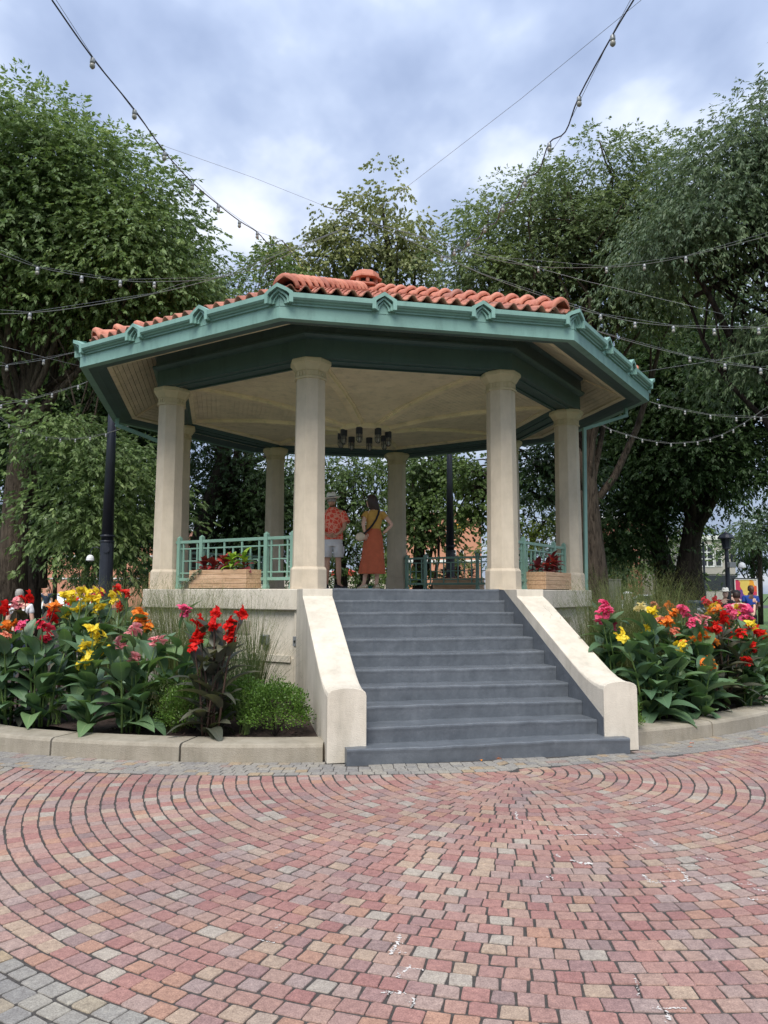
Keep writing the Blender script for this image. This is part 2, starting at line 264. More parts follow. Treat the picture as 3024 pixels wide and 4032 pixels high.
# ------------------------------------------------------------------ mesh builder
class MB:
    def __init__(s): s.v = []; s.f = []; s.uv = None
    def add(s, vs, fs, M=None):
        n = len(s.v)
        s.v += [tuple(M @ Vector(q)) if M is not None else tuple(q) for q in vs]
        s.f += [tuple(i+n for i in q) for q in fs]; return s
    def box(s, x0, x1, y0, y1, z0, z1, M=None):
        return s.add([(x0,y0,z0),(x1,y0,z0),(x1,y1,z0),(x0,y1,z0),(x0,y0,z1),(x1,y0,z1),(x1,y1,z1),(x0,y1,z1)],
                     [(3,2,1,0),(4,5,6,7),(0,1,5,4),(1,2,6,5),(2,3,7,6),(3,0,4,7)], M)
    def prism(s, poly, z0, z1, M=None):
        n = len(poly)
        return s.add([(x,y,z0) for x,y in poly]+[(x,y,z1) for x,y in poly],
                     [tuple(range(n-1,-1,-1)), tuple(range(n,2*n))]+[(i,(i+1)%n,n+(i+1)%n,n+i) for i in range(n)], M)
    def lathe(s, prof, n, c=(0,0), ph=0, sx=1, sy=1, cap=True, M=None):
        vs = []; fs = []
        for r, z in prof:
            for k in range(n):
                a = ph+2*pi*k/n; vs.append((c[0]+r*sx*cos(a), c[1]+r*sy*sin(a), z))
        for j in range(len(prof)-1):
            for k in range(n):
                a, b_ = j*n+k, j*n+(k+1) % n; fs.append((a, b_, b_+n, a+n))
        if cap: fs += [tuple(range(n-1,-1,-1)), tuple((len(prof)-1)*n+k for k in range(n))]
        return s.add(vs, fs, M)
    def ring(s, prof, n=8, ph=-pi/2-pi/8):      # closed profile (vertex radius, z) swept round the octagon
        m_ = len(prof); vs = []; fs = []
        for k in range(n):
            a = ph+2*pi*k/n
            for r, z in prof: vs.append((r*cos(a), r*sin(a), z))
        for k in range(n):
            k2 = (k+1) % n
            for j in range(m_): fs.append((k*m_+j, k2*m_+j, k2*m_+(j+1) % m_, k*m_+(j+1) % m_))
        return s.add(vs, fs)
    def tube(s, pts, rad, n=6, cap=True):
        pts = [Vector(q) for q in pts]; vs = []; fs = []
        if not hasattr(rad, '__len__'): rad = [rad]*len(pts)
        up = Vector((0,0,1)); prev = None
        for i, q in enumerate(pts):
            d = (pts[min(i+1, len(pts)-1)]-pts[max(i-1, 0)]).normalized()
            if prev is None:
                a = d.cross(up)
                if a.length < .05: a = d.cross(Vector((1,0,0)))
            else: a = prev - d*prev.dot(d)
            a.normalize(); prev = a; b_ = d.cross(a)
            for k in range(n):
                t_ = 2*pi*k/n; vs.append(q+rad[i]*(cos(t_)*a+sin(t_)*b_))
        for j in range(len(pts)-1):
            for k in range(n):
                a, b_ = j*n+k, j*n+(k+1) % n; fs.append((a, b_, b_+n, a+n))
        if cap: fs += [tuple(range(n-1,-1,-1)), tuple((len(pts)-1)*n+k for k in range(n))]
        return s.add(vs, fs)
    def loft(s, rings, cap=True):
        n = len(rings[0]); vs = [q for r in rings for q in r]; fs = []
        for j in range(len(rings)-1):
            for k in range(n):
                a, b_ = j*n+k, j*n+(k+1) % n; fs.append((a, b_, b_+n, a+n))
        if cap: fs += [tuple(range(n-1,-1,-1)), tuple((len(rings)-1)*n+k for k in range(n))]
        return s.add(vs, fs)
    def mesh(s, name, mat, smooth=False, off=None):
        me = bpy.data.meshes.new(name)
        vs = s.v if off is None else [(x-off[0], y-off[1], z-off[2]) for x, y, z in s.v]
        me.from_pydata(vs, [], s.f)
        me.materials.append(MAT[mat]); 
        if s.uv:
            l = me.uv_layers.new(name='UV')
            for lp in me.loops: l.data[lp.index].uv = s.uv[lp.vertex_index]
        if smooth: me.shade_smooth()
        return me
    def build(s, name, mat, parent=None, smooth=False, off=None, bevel=0, seg=2, fix=True, **tags):
        me = s.mesh(name, mat, smooth, off)
        if fix:
            bm = bmesh.new(); bm.from_mesh(me); bmesh.ops.recalc_face_normals(bm, faces=bm.faces); bm.to_mesh(me); bm.free()
        o = obj(name, me, parent, **tags)
        if bevel:
            md = o.modifiers.new('bevel', 'BEVEL'); md.width = bevel; md.segments = seg; md.limit_method = 'ANGLE'; md.angle_limit = radians(28)
        return o
def obj(name, me, parent=None, **tags):
    o = bpy.data.objects.new(name, me); COL.objects.link(o)
    if parent: o.parent = parent
    for k, v_ in tags.items(): o[k] = v_
    return o
def thing(name, label, cat, loc=(0,0,0), rz=0, group=None):
    o = bpy.data.objects.new(name, None); COL.objects.link(o); o.location = loc; o.rotation_euler = (0,0,rz)
    o.empty_display_size = .1; o['label'] = label; o['category'] = cat
    if group: o['group'] = group
    return o
def inst(name, me, parent, M=None, loc=None):
    o = obj(name, me, parent)
    if M is not None: o.matrix_basis = M
    if loc is not None: o.location = loc
    return o
def quadmesh(name, V, mat, parent=None, nper=4, **tags):
    """V: (N, nper, 3) array of separate polygons"""
    N = V.shape[0]; me = bpy.data.meshes.new(name)
    me.vertices.add(N*nper); me.vertices.foreach_set('co', V.reshape(-1).astype(np.float32))
    me.loops.add(N*nper); me.loops.foreach_set('vertex_index', np.arange(N*nper, dtype=np.int32))
    me.polygons.add(N); me.polygons.foreach_set('loop_start', np.arange(0, N*nper, nper, dtype=np.int32))
    me.polygons.foreach_set('loop_total', np.full(N, nper, dtype=np.int32))
    me.materials.append(MAT[mat]); me.update(calc_edges=True)
    return obj(name, me, parent, **tags)
RZ = lambda a: Matrix.Rotation(a, 4, 'Z')
T = Matrix.Translation
c8, s8, t8 = cos(pi/8), sin(pi/8), tan(pi/8)
VA = [-pi/2-pi/8+k*pi/4 for k in range(8)]       # vertex angles: B, C, D, H, G, F, E, A
# ================================================================== SETTING: plaza
def rk(x, y):                                    # kerb's outer radius round the gazebo
    a = atan2(x, -y)
    if a < 0: return 6.87+min(.46, max(0, (-a-.22))*.9)
    return 6.79+min(.24, max(0, (a-.24))*.52)
CX, CY = 0.0, -7.4
base = MB(); N = 72
vs = [(0, 0, -.0052)]; fs = []
for k in range(N):
    a = 2*pi*k/N; vs.append((16*cos(a), 16*sin(a)-3, -.0052))
for k in range(N): fs.append((0, 1+k, 1+(k+1) % N))
plaza = base.add(vs, fs).build('plaza', 'joint', kind='structure')
g = MB(); g.add([(-900,-900,-.03),(900,-900,-.03),(900,900,-.03),(-900,900,-.03)], [(0,1,2,3)]); g.build('lawn', 'lawn', kind='structure')
setts = []     # (polygon, dist, kind)
def visible(x, y, m_=1.06):
    v_ = Vector((x, y, 0))-CP; d = v_.dot(FWD)
    if d < 2: return False
    X = v_.dot(RGT)/d*FPX; Y = -v_.dot(UPV)/d*FPX
    return abs(X) < 1512*m_+60 and Y < 2016*m_+60
def blocked(x, y):
    r = hypot(x, y)
    if abs(x) < 1.62 and y > -6.80: return True
    if abs(x) < 1.45 and y > -6.92: return True
    return r < rk(x, y)+.01
def outer_band(x, y): return rk(x, y)+.525
def add_ring(cx_, cy_, rfun, row, pitch, wid, test, kind, ph, clipper=None, a0=0, a1=2*pi, bend=0):
    rm = rfun(0) if not callable(row) else 0
    n = max(5, int(round((a1-a0)*rm/wid)))
    da = (a1-a0)/n; edges = [a0+(i+ph)*da+rnd.uniform(-.07, .07)*da for i in range(n+1)]
    for i in range(n):
        e0, e1 = edges[i], edges[i+1]; am = (e0+e1)/2
        r0 = rm-pitch/2; r1 = rm+pitch/2
        gp = .0048+rnd.uniform(0, .0036); gs = .0032+rnd.uniform(0, .0030)
        pts = []
        ga = gs/max(.2, rm)
        j = lambda s=.0045: rnd.uniform(-s, s)
        for (aa, rr, sa, sr) in ((e0, r0, 1, 1), (e1, r0, -1, 1), (e1, r1, -1, -1), (e0, r1, 1, -1)):
            rr2 = rr+sr*gp+j(.0035); ab = aa+sa*ga+j()/max(.2, rm)
            pts.append((cx_+rr2*sin(ab), cy_-rr2*cos(ab)))
        mx_ = sum(p_[0] for p_ in pts)/4; my_ = sum(p_[1] for p_ in pts)/4
        if not visible(mx_, my_): continue
        if clipper:
            pts2 = clipper(pts)
            if pts2 is None: continue
            pts = pts2
        elif not test(mx_, my_): continue
        ar = abs(sum(pts[q][0]*pts[(q+1) % 4][1]-pts[(q+1) % 4][0]*pts[q][1] for q in range(4)))/2
        if ar < .0035: continue
        setts.append((pts, (Vector((mx_, my_, 0))-CP).length, kind))
def clip_red(pts):
    res = []; mx_ = sum(p_[0] for p_ in pts)/4; my_ = sum(p_[1] for p_ in pts)/4
    if hypot(mx_, my_) < outer_band(mx_, my_)-.02: return None
    for x, y in pts:
        r = hypot(x, y); ro = outer_band(x, y)+.007
        if r < ro: x, y = x*ro/r, y*ro/r
        res.append((x, y))
    return res
P = .1045
i = 0
while True:
    r = .12+i*P
    if r > 4.58: break
    add_ring(CX, CY, lambda q, r=r: r, 0, P, .112, None, 'red', rnd.random(), clip_red); i += 1
RR = .12+i*P
for j in range(3): add_ring(CX, CY, lambda q, r=RR+j*P: r, 0, P, .112, None, 'grey', (j % 2)*.5, clip_red)
R3 = RR+2.5*P
def clip_out(pts):
    q = clip_red(pts)
    if q is None: return None
    res = []; mx_ = sum(p_[0] for p_ in q)/4; my_ = sum(p_[1] for p_ in q)/4
    if hypot(mx_-CX, my_-CY) < R3-.02: return None
    for x, y in q:
        r = hypot(x-CX, y-CY)
        if r < R3+.008: x, y = CX+(x-CX)*(R3+.008)/r, CY+(y-CY)*(R3+.008)/r
        res.append((x, y))
    return res
r = 7.2
while r < 13.5:
    add_ring(0, 0, lambda q, r=r: r, 0, P, .116, None, 'red', rnd.random(), clip_out, -1.35, 1.35); r += P
for j in range(-1, 5):                           # grey band hugging the kerb and stairs
    a = -1.5; row = (j+.5)*P*.98; ph = (j % 2)*.055; x0 = None
    while a < 1.5:
        rr = rk(sin(a), -cos(a))+row; da = .112/rr*rnd.uniform(.9, 1.1)
        gp = .005; pts = []
        for aa, dr in ((a, -1), (a+da, -1), (a+da, 1), (a, 1)):
            r2 = rk(sin(aa), -cos(aa))+row+dr*(P*.49-gp)+rnd.uniform(-.003, .003)
            ab = aa+(.003/rr if aa == a else -.003/rr); pts.append((r2*sin(ab), -r2*cos(ab)))
        mx_ = sum(p_[0] for p_ in pts)/4; my_ = sum(p_[1] for p_ in pts)/4
        if visible(mx_, my_) and not blocked(mx_, my_): setts.append((pts, (Vector((mx_, my_, 0))-CP).length, 'grey'))
        a += da
def sett_geo(mb, pts, c):
    """irregular stone: rounded corners, worn top edge, sides down into the joint"""
    z = rnd.uniform(-.0010, .0025); tx, ty = rnd.uniform(-.02, .02), rnd.uniform(-.02, .02)
    top = []; n = 4
    for i in range(n):
        p0, p1, p2 = Vector(pts[i-1]), Vector(pts[i]), Vector(pts[(i+1) % n])
        k = rnd.uniform(.05, .13); kk = rnd.uniform(.012, .035); top += [p1+(p0-p1)*k, p1+(p0-p1)*kk+(p2-p1)*kk, p1+(p2-p1)*k]
    cc = sum(top, Vector((0, 0)))/len(top); m_ = len(top)
    zz = lambda q: z+(q.x-cc.x)*tx+(q.y-cc.y)*ty
    top = [q+Vector((rnd.uniform(-.0016, .0016), rnd.uniform(-.0016, .0016))) for q in top]; inner = [cc+(q-cc)*.965 for q in top]
    vs = [(q.x-c[0], q.y-c[1], zz(q)) for q in inner]+[(q.x-c[0], q.y-c[1], min(zz(q), .002)-.0030) for q in top]+[(q.x-c[0], q.y-c[1], -.014) for q in top]
    fs = [tuple(range(m_))]+[(i, i+m_, (i+1) % m_+m_, (i+1) % m_) for i in range(m_)]+[(i+m_, i+2*m_, (i+1) % m_+2*m_, (i+1) % m_+m_) for i in range(m_)]
    mb.add(vs, fs)
setts.sort(key=lambda q: q[1])
for (pts, d, kind) in setts[:300]:
    mb = MB(); c = (sum(p_[0] for p_ in pts)/4, sum(p_[1] for p_ in pts)/4); sett_geo(mb, pts, c)
    o = obj('sett', mb.mesh('sett', 'sett_'+kind), plaza); o.location = (c[0], c[1], 0)
for kind in ('red', 'grey'):
    mb = MB()
    for (pts, d, k_) in setts[300:]:
        if k_ == kind: sett_geo(mb, pts, (0, 0))
    o = mb.build('setts', 'sett_'+kind, plaza, fix=False, kind='stuff')
# white residue smeared in the joints
mb = MB()
def smear(p0, p1, w):
    L_ = (p1-p0).length; n = max(3, int(L_/.009))
    for i in range(n):
        if rnd.random() < .22: continue
        c = p0.lerp(p1, (i+rnd.random())/n)+Vector((rnd.gauss(0, w*.35), rnd.gauss(0, w*.35), 0)); r_ = w*rnd.uniform(.15, .75); m_ = 7; a0 = rnd.random(); th = rnd.uniform(0, 3)
        q = []
        for k in range(m_):
            a = 2*pi*k/m_+a0; rr = r_*rnd.uniform(.45, 1.3); x, y = rr*1.5*cos(a), rr*.7*sin(a); q.append((c.x+x*cos(th)-y*sin(th), c.y+x*sin(th)+y*cos(th), c.z+rnd.uniform(0, .0006)))
        mb.add(q, [tuple(range(m_))])
for x0, y0, x1, y1, w in ((2030,3195,2035,3228,.010),(2035,3228,2092,3230,.008),(2150,3248,2240,3250,.010),(2150,3262,2165,3270,.008),(2200,3288,2330,3286,.011),(2330,3286,2440,3292,.010),(2410,3262,2450,3290,.008),
    (2470,3165,2520,3160,.010),(2545,3178,2580,3172,.010),(2755,3205,2770,3200,.008),(2735,3262,2800,3262,.010),(2800,3265,2840,3285,.012),(2560,3300,2590,3330,.010),(2500,3328,2540,3342,.008),(2880,3290,2890,3298,.008),
    (2190,3360,2200,3375,.012),(2255,3392,2330,3402,.022),(2150,3452,2175,3455,.012),(2120,3470,2150,3468,.006),(2535,3445,2560,3475,.012),(2560,3475,2720,3466,.012),(2670,3420,2710,3462,.012),(2640,3420,2600,3428,.008),
    (2740,3376,2850,3388,.008),(2770,3455,2810,3460,.007),(2900,3480,2960,3482,.009),(2960,3500,3020,3508,.012),(2945,3540,3020,3545,.010),(2580,3412,2760,3406,.005),
    (1578,3680,1560,3720,.011),(1560,3720,1590,3712,.009),(1560,3722,1535,3758,.011),(1540,3750,1600,3752,.007),(1500,3906,1600,3912,.011),(1620,3800,1560,3850,.010),(1600,3810,1690,3820,.006),(1635,3930,1625,3960,.010),
    (2510,3920,2520,3910,.006),(2580,3970,2700,3968,.009),(2620,3975,2640,4015,.010),(2500,3850,2515,3900,.006),(1120,3632,1085,3655,.006),(1010,3700,1080,3712,.006),(985,3330,1010,3325,.006)):
    a, b_ = onax(x0, y0, 2, .0045), onax(x1, y1, 2, .0045)
    smear(a, b_, w*1.25); smear(a, b_, w*.8)
    for _ in range(3):
        q = a.lerp(b_, rnd.random())+Vector((rnd.uniform(-.02, .02), rnd.uniform(-.02, .02), rnd.uniform(0, .0006)))
        smear(q, q+Vector((rnd.uniform(-.03, .03), rnd.uniform(-.03, .03), 0)), w*.5)
mb.build('chalk_residue', 'chalk', plaza, fix=False, kind='stuff')
# kerb stones (separate cast lengths)
kerb = bpy.data.objects.new('kerb', None); COL.objects.link(kerb); kerb['kind'] = 'structure'
def kerb_stone(a0, a1):
    n = 10; rings = []
    for i in range(n+1):
        a = a0+(a1-a0)*i/n; ro = rk(sin(a), -cos(a))
        prof = [(ro-.35, -.05), (ro-.35, .172), (ro-.04, .168), (ro-.012, .158), (ro, .135), (ro+.004, -.05)]
        rings.append([(r*sin(a), -r*cos(a), z) for r, z in prof])
    MB().loft(rings).build('kerb_stone', 'concrete', kerb)
aL = atan2(1.625, 6.65)
cuts = []
a = -aL
for px_, py_ in ((705, 3000), (213, 2971)):
    w_ = onax(px_, py_, 2, 0); b_ = atan2(w_.x, -w_.y); kerb_stone(b_+.0015, a-.0015); a = b_
for k in range(12): kerb_stone(a-.19+.0015, a-.0015); a -= .19
a = aL
for px_, py_ in ((2811, 2901),):
    w_ = onax(px_, py_, 2, 0); b_ = atan2(w_.x, -w_.y); kerb_stone(a+.0015, b_-.0015); a = b_
for k in range(12): kerb_stone(a+.0015, a+.19-.0015); a += .19
# planting bed
bed = MB(); n = 96; vs = []; fs = []
rad = [(6.62, .13), (6.2, .15), (5.4, .19), (4.6, .23), (3.5, .26)]
for k in range(n+1):
    a = aL-.0+(2*pi-2*aL)*k/n
    for j, (r, z) in enumerate(rad):
        r_ = min(r, rk(sin(a), -cos(a))-.33) if j == 0 else r
        vs.append((r_*sin(a), -r_*cos(a), z+rnd.uniform(-.012, .012)))
for k in range(n):
    for j in range(len(rad)-1): q = k*len(rad)+j; fs.append((q, q+1, q+1+len(rad), q+len(rad)))
bed.add(vs, fs).build('mulch_bed', 'mulch', kind='structure', fix=False)
def bedz(x, y):
    r = hypot(x, y); return float(np.interp(r, [3.5, 4.6, 5.4, 6.2, 6.62], [.26, .23, .19, .15, .13]))
ch = np.zeros((2600, 4, 3))
for q in range(2600):
    a = rnd.uniform(-1.2, 1.2); r = rnd.uniform(5.3, 6.6)
    if abs(r*sin(a)) < 1.7: a = 1.1*np.sign(a)
    x, y = r*sin(a), -r*cos(a); L = rnd.uniform(.015, .045); w_ = rnd.uniform(.004, .010); th = rnd.uniform(0, pi); z = bedz(x, y)+rnd.uniform(.006, .022); ti = rnd.uniform(-.4, .4)
    u_ = np.array([cos(th)*L, sin(th)*L, ti*L]); v_ = np.array([-sin(th)*w_, cos(th)*w_, rnd.uniform(-.3, .3)*w_]); c = np.array([x, y, z])
    ch[q] = [c-u_-v_, c+u_-v_, c+u_+v_, c-u_+v_]
quadmesh('wood_chips', ch, 'mulch_chip', kind='stuff')
MB().prism([(r*sin(a), 2+r*cos(a)) for r, a in [(13, -1.5+i*.2) for i in range(16)]]+[(r*sin(a), 2+r*cos(a)) for r, a in [(15.5, 1.5-i*.2) for i in range(16)]], -.03, -.006).build('park_path', 'path_concrete', kind='structure')
MB().box(-200, 200, 58, 74, -.06, -.02).build('street', 'asphalt', kind='structure')
# ================================================================== GAZEBO
Z = 1.65
G = thing('gazebo', 'octagonal park bandstand with cream columns, teal eaves and orange clay tile roof', 'gazebo')
# platform
pf = MB(); pf.ring([(4.12, Z), (4.12, Z-.285), (4.03, Z-.285), (4.03, 0), (3.2, 0), (3.2, Z)])
pf.lathe([(3.25, 0), (3.25, Z-.004)], 8, ph=VA[0]); platform = pf.build('platform', 'stucco_ledge', G, bevel=.012)
fl = MB(); fl.lathe([(3.3, Z-.05), (3.3, Z-.001)], 8, ph=VA[0]); fl.build('floor', 'stucco_ledge', G)
MB().box(-1.235, 1.235, -3.8, -3.3, Z-.05, Z+.001).build('landing', 'step_paint', G)
# wall panels below the ledge: a frame standing proud leaves a recessed panel with a sill
L = 4.03*s8; yw = 4.03*c8
for k in range(8):
    if k in (0, 4): continue
    M = RZ(k*pi/4); p_ = MB()
    p_.box(-L+.02, -L+.10, -yw-.045, -yw+.01, .0, Z-.287, M); p_.box(L-.10, L-.02, -yw-.045, -yw+.01, 0, Z-.287, M)
    p_.box(-L+.10, L-.10, -yw-.045, -yw+.01, 0, .72, M); p_.build('wall_panel', 'stucco_wall', G, bevel=.008)
    q = MB(); q.box(-L+.14, L-.14, -yw-.07, -yw-.047, .66, .76, M); q.build('panel_sill', 'stucco_ledge', G, bevel=.008)
    q = MB(); q.box(-.62, .62, -yw-.012, -yw+.02, 1.02, 1.20, M); q.build('vent_opening', 'concrete', G)
# cheek walls of the stairs
def cheek(sg, M0=Matrix.Identity(4)):
    xo, xi = 1.6176*sg, 1.2386*sg; xc = (xo+xi)/2; hw = abs(xo-xi)/2
    st = []    # stations y, spring z, crest rise
    st.append((-3.72, Z, 0)); st.append((-4.47, Z, 0)); st.append((-4.475, 1.555, .0))
    st.append((-4.62, 1.50, .0)); st.append((-5.6, 1.045, .012)); st.append((-6.05, .835, .02)); st.append((-6.25, .745, .03))
    st.append((-6.42, .68, .045)); st.append((-6.58, .64, .062)); st.append((-6.70, .622, .075)); st.append((-6.79, .618, .082))
    rings = []
    for y, z, c in st:
        top = [(xc+hw*cos(pi*(1-i/10)), y, z+c*sin(pi*i/10)**.7) for i in range(11)]
        rings.append([(xc-hw, y, 0)]+top+[(xc+hw, y, 0)])
    o = MB().loft(rings).build('stair_wall', 'stucco_ledge', G, bevel=.010)
    o.matrix_basis = M0
    # painted band along the inner face of the wall
    pb = MB(); yz = [(-3.80, 1.652), (-3.99, 1.645), (-6.775, .335), (-6.775, 0), (-3.80, 0)]
    x1 = xi-sg*.004
    pb.add([(xi+sg*.01, y, z) for y, z in yz]+[(x1, y, z) for y, z in yz], [(0,1,2,3,4), (9,8,7,6,5)]+[(i, (i+1) % 5, 5+(i+1) % 5, 5+i) for i in range(5)])
    q = pb.build('painted_skirt', 'step_paint', G); q.matrix_basis = M0
for M0 in (Matrix.Identity(4), RZ(pi)):
    for sg in (-1, 1): cheek(sg, M0)
# steps: each a slab with a slightly wavering nosing
stairs = bpy.data.objects.new('staircase', None); COL.objects.link(stairs); stairs.parent = G
RISE = Z/11; nose = [-6.91, -6.635, -6.31, -5.985, -5.66, -5.335, -5.01, -4.685, -4.36, -4.04, -3.835]
for bk in (0, 1):
    for i in range(11):
        hwid = 1.448 if i == 0 else 1.232; z1 = RISE*(i+1); z0 = z1-RISE-.01 if i else -.02
        if i == 10: z1 += .003
        n = 60; y1 = (nose[i+1]+.03) if i < 10 else -3.6
        prof = lambda y: [(y+.006, z0), (y+.001, z1-.05), (y-.003, z1-.022), (y-.001, z1-.008), (y+.006, z1-.002), (y+.02, z1+.001), (y1, z1-.002), (y1, z0)]
        rings = []
        for q in range(n+1):
            x = -hwid+2*hwid*q/n; y = nose[i]+.008*sin(x*3.1+i*1.7)+.004*sin(x*11+i*2.3)+rnd.uniform(-.003, .003); dz = .004*sin(x*2.3+i)+.002*sin(x*13+i)+rnd.uniform(-.0015, .0015)
            rings.append([(x, a, b_+(dz if b_ > z0+.02 else 0)) for a, b_ in prof(y)])
        o = MB().loft(rings).build('step', 'step_paint', stairs, smooth=False)
        if bk: o.matrix_basis = RZ(pi)
# columns
def column(x, y):
    r = lambda w: w/2/c8
    o = MB().lathe([(r(.432), Z+.25), (r(.395), 4.61)], 8, ph=pi/8).build('column', 'stucco_shaft', G, off=(x*0, 0, 0), bevel=.006)
    o.location = (x, y, 0)
    b_ = MB().lathe([(r(.49), Z-.002), (r(.485), Z+.27), (r(.445), Z+.305)], 8, ph=pi/8).build('base', 'stucco_shaft', o, bevel=.008)
    cp = MB().lathe([(r(.44), 4.60), (r(.44), 4.625), (r(.405), 4.632), (r(.405), 4.715), (r(.43), 4.72), (r(.445), 4.735), (r(.47), 4.755), (r(.52), 4.80), (r(.535), 4.805), (r(.56), 4.82), (r(.56), 4.862), (r(.54), 4.88)], 8, ph=pi/8)
    cpo = cp.build('capital', 'capital_cream', o)
    d = MB()
    for k in range(8):
        for j in (-1, 0, 1): d.box(j*.05-.015, j*.05+.015, -.2145, -.200, 4.645, 4.70, RZ(k*pi/4))
    d.build('dentils', 'capital_cream', o, kind='stuff')
    return o
for a in VA: column(3.748*cos(a), 3.748*sin(a))
# beam
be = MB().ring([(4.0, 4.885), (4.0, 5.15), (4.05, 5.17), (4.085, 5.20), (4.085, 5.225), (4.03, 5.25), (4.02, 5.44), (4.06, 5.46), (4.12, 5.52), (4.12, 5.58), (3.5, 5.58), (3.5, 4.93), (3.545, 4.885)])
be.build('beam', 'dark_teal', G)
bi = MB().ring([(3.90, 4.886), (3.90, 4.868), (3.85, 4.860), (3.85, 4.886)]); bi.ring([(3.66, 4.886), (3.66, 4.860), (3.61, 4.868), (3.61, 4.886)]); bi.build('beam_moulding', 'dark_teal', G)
# eave fascia
fa = MB().ring([(5.20, 5.018), (5.20, 5.318), (4.98, 5.35), (4.98, 5.31), (5.08, 5.30), (5.08, 5.018)])
fa.build('fascia', 'teal', G)
HLs = 5.20*s8
for k in range(8):
    for x0, x1, m0, m1 in ((-HLs+.145, -HLs/3-.15, 0, 0), (-HLs/3+.15, HLs/3-.15, 0, 0), (HLs/3+.15, HLs-.145, 0, 0)):
        prof = [(-.01, 5.188), (.028, 5.188), (.028, 5.212), (.052, 5.216), (.060, 5.236), (.085, 5.240), (.104, 5.262), (.104, 5.322), (.085, 5.33), (-.01, 5.335)]
        MB().loft([[(x, -5.20*c8-p_, z) for p_, z in prof] for x in (x0, x1)]).build('cornice_moulding', 'teal', G).matrix_basis = RZ(k*pi/4)
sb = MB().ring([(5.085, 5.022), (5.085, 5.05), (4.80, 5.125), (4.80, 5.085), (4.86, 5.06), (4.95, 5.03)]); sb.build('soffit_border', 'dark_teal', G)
sm = MB().ring([(4.80, 5.085), (4.80, 5.12), (4.72, 5.14), (4.72, 5.105)]); sm.build('soffit_moulding', 'rib_cream', G)
# soffit boards between border and beam
soff = MB().ring([(4.80, 5.16), (4.80, 5.20), (4.02, 5.60), (4.02, 5.56)]).build('soffit', 'dark', G)
nb = 9
for k in range(8):
    for j in range(nb):
        f0, f1 = j/nb, (j+1)/nb-.012; M = RZ(k*pi/4)
        def pt(f): R_ = 4.74-(4.74-4.06)*f; return R_, 5.13+(5.49-5.13)*f
        (Ra, za), (Rb, zb) = pt(f0), pt(f1); vs = []
        for R_, z in ((Ra, za), (Rb, zb)):
            for sg in (-1, 1): vs += [(sg*(R_*s8-.03), -R_*c8, z), (sg*(R_*s8-.03), -R_*c8, z+.02)]
        MB().add(vs, [(0,2,6,4), (1,5,7,3), (0,1,3,2), (4,6,7,5), (0,4,5,1), (2,3,7,6)], M).build('soffit_board', 'board_cream', soff)
    a = VA[k]; q = MB()
    e0, e1 = Vector((4.76*cos(a), 4.76*sin(a), 5.115)), Vector((4.06*cos(a), 4.06*sin(a), 5.475)); s_ = Vector((-sin(a), cos(a), 0))
    for w_, dz in ((.06, 0), (.032, -.022)): q.add([tuple(e0-s_*w_+Vector((0,0,dz))), tuple(e0+s_*w_+Vector((0,0,dz))), tuple(e1+s_*w_+Vector((0,0,dz))), tuple(e1-s_*w_+Vector((0,0,dz)))]+
             [tuple(e0-s_*w_+Vector((0,0,.05))), tuple(e0+s_*w_+Vector((0,0,.05))), tuple(e1+s_*w_+Vector((0,0,.05))), tuple(e1-s_*w_+Vector((0,0,.05)))], [(0,1,2,3), (4,7,6,5), (0,4,5,1), (1,5,6,2), (2,6,7,3), (3,7,4,0)])
    q.build('hip_moulding', 'rib_cream', G)
# ceiling: eight wedges of narrow boards, ribs and centre boss
CPR, CPZ = [.3, .55, 1.25, 2.1, 3.0, 3.55], [4.70, 4.72, 4.86, 4.95, 4.99, 4.985]
cz_ = lambda R_: float(np.interp(R_, CPR, CPZ))
ceil = bpy.data.objects.new('ceiling', None); COL.objects.link(ceil); ceil.parent = G
BW = .088; edges = np.arange(.45, 3.50, BW)
for k in range(8):
    M = RZ(k*pi/4); mb = MB()
    for R0 in edges:
        R1 = min(R0+BW-.007, 3.52)
        mb.add([(-R0*s8, -R0*c8, cz_(R0)), (R0*s8, -R0*c8, cz_(R0)), (R1*s8, -R1*c8, cz_(R1)), (-R1*s8, -R1*c8, cz_(R1)),
                (-R0*s8, -R0*c8, cz_(R0)+.02), (R0*s8, -R0*c8, cz_(R0)+.02), (R1*s8, -R1*c8, cz_(R1)+.02), (-R1*s8, -R1*c8, cz_(R1)+.02)], [(0,3,2,1), (0,1,5,4), (2,3,7,6)], M)
        mb.add([(-R1*s8, -R1*c8, cz_(R1)+.012), (R1*s8, -R1*c8, cz_(R1)+.012), (R1*s8+.003, -R1*c8-.008, cz_(R1)+.012), (-R1*s8-.003, -R1*c8-.008, cz_(R1)+.012)], [(0,1,2,3)], M)
    mb.build('ceiling_boards', 'board_cream', ceil, fix=False, kind='stuff')
    a = VA[k]; s_ = Vector((-sin(a), cos(a), 0)); rings = []
    for R_ in (.42, .8, 1.25, 1.7, 2.1, 2.6, 3.0, 3.58):
        c = Vector((R_*cos(a), R_*sin(a), cz_(R_)))
        rings.append([tuple(c+s_*x+Vector((0,0,z))) for x, z in ((-.10, .02), (-.10, -.012), (-.065, -.016), (-.055, -.055), (.055, -.055), (.065, -.016), (.10, -.012), (.10, .02))])
    MB().loft(rings).build('rib', 'rib_cream', ceil)
MB().ring([(3.52, 4.93), (3.52, 5.0), (3.42, 5.0), (3.42, 4.96)]).build('cove_moulding', 'rib_cream', ceil)
MB().lathe([(.30, 4.62), (.50, 4.62), (.52, 4.64), (.52, 4.73)], 8, ph=pi/8).build('centre_boss', 'rib_cream', ceil)
MB().lathe([(4.05, 5.56), (.3, 6.2)], 8, ph=VA[0]).build('roof_underlay', 'dark', G)
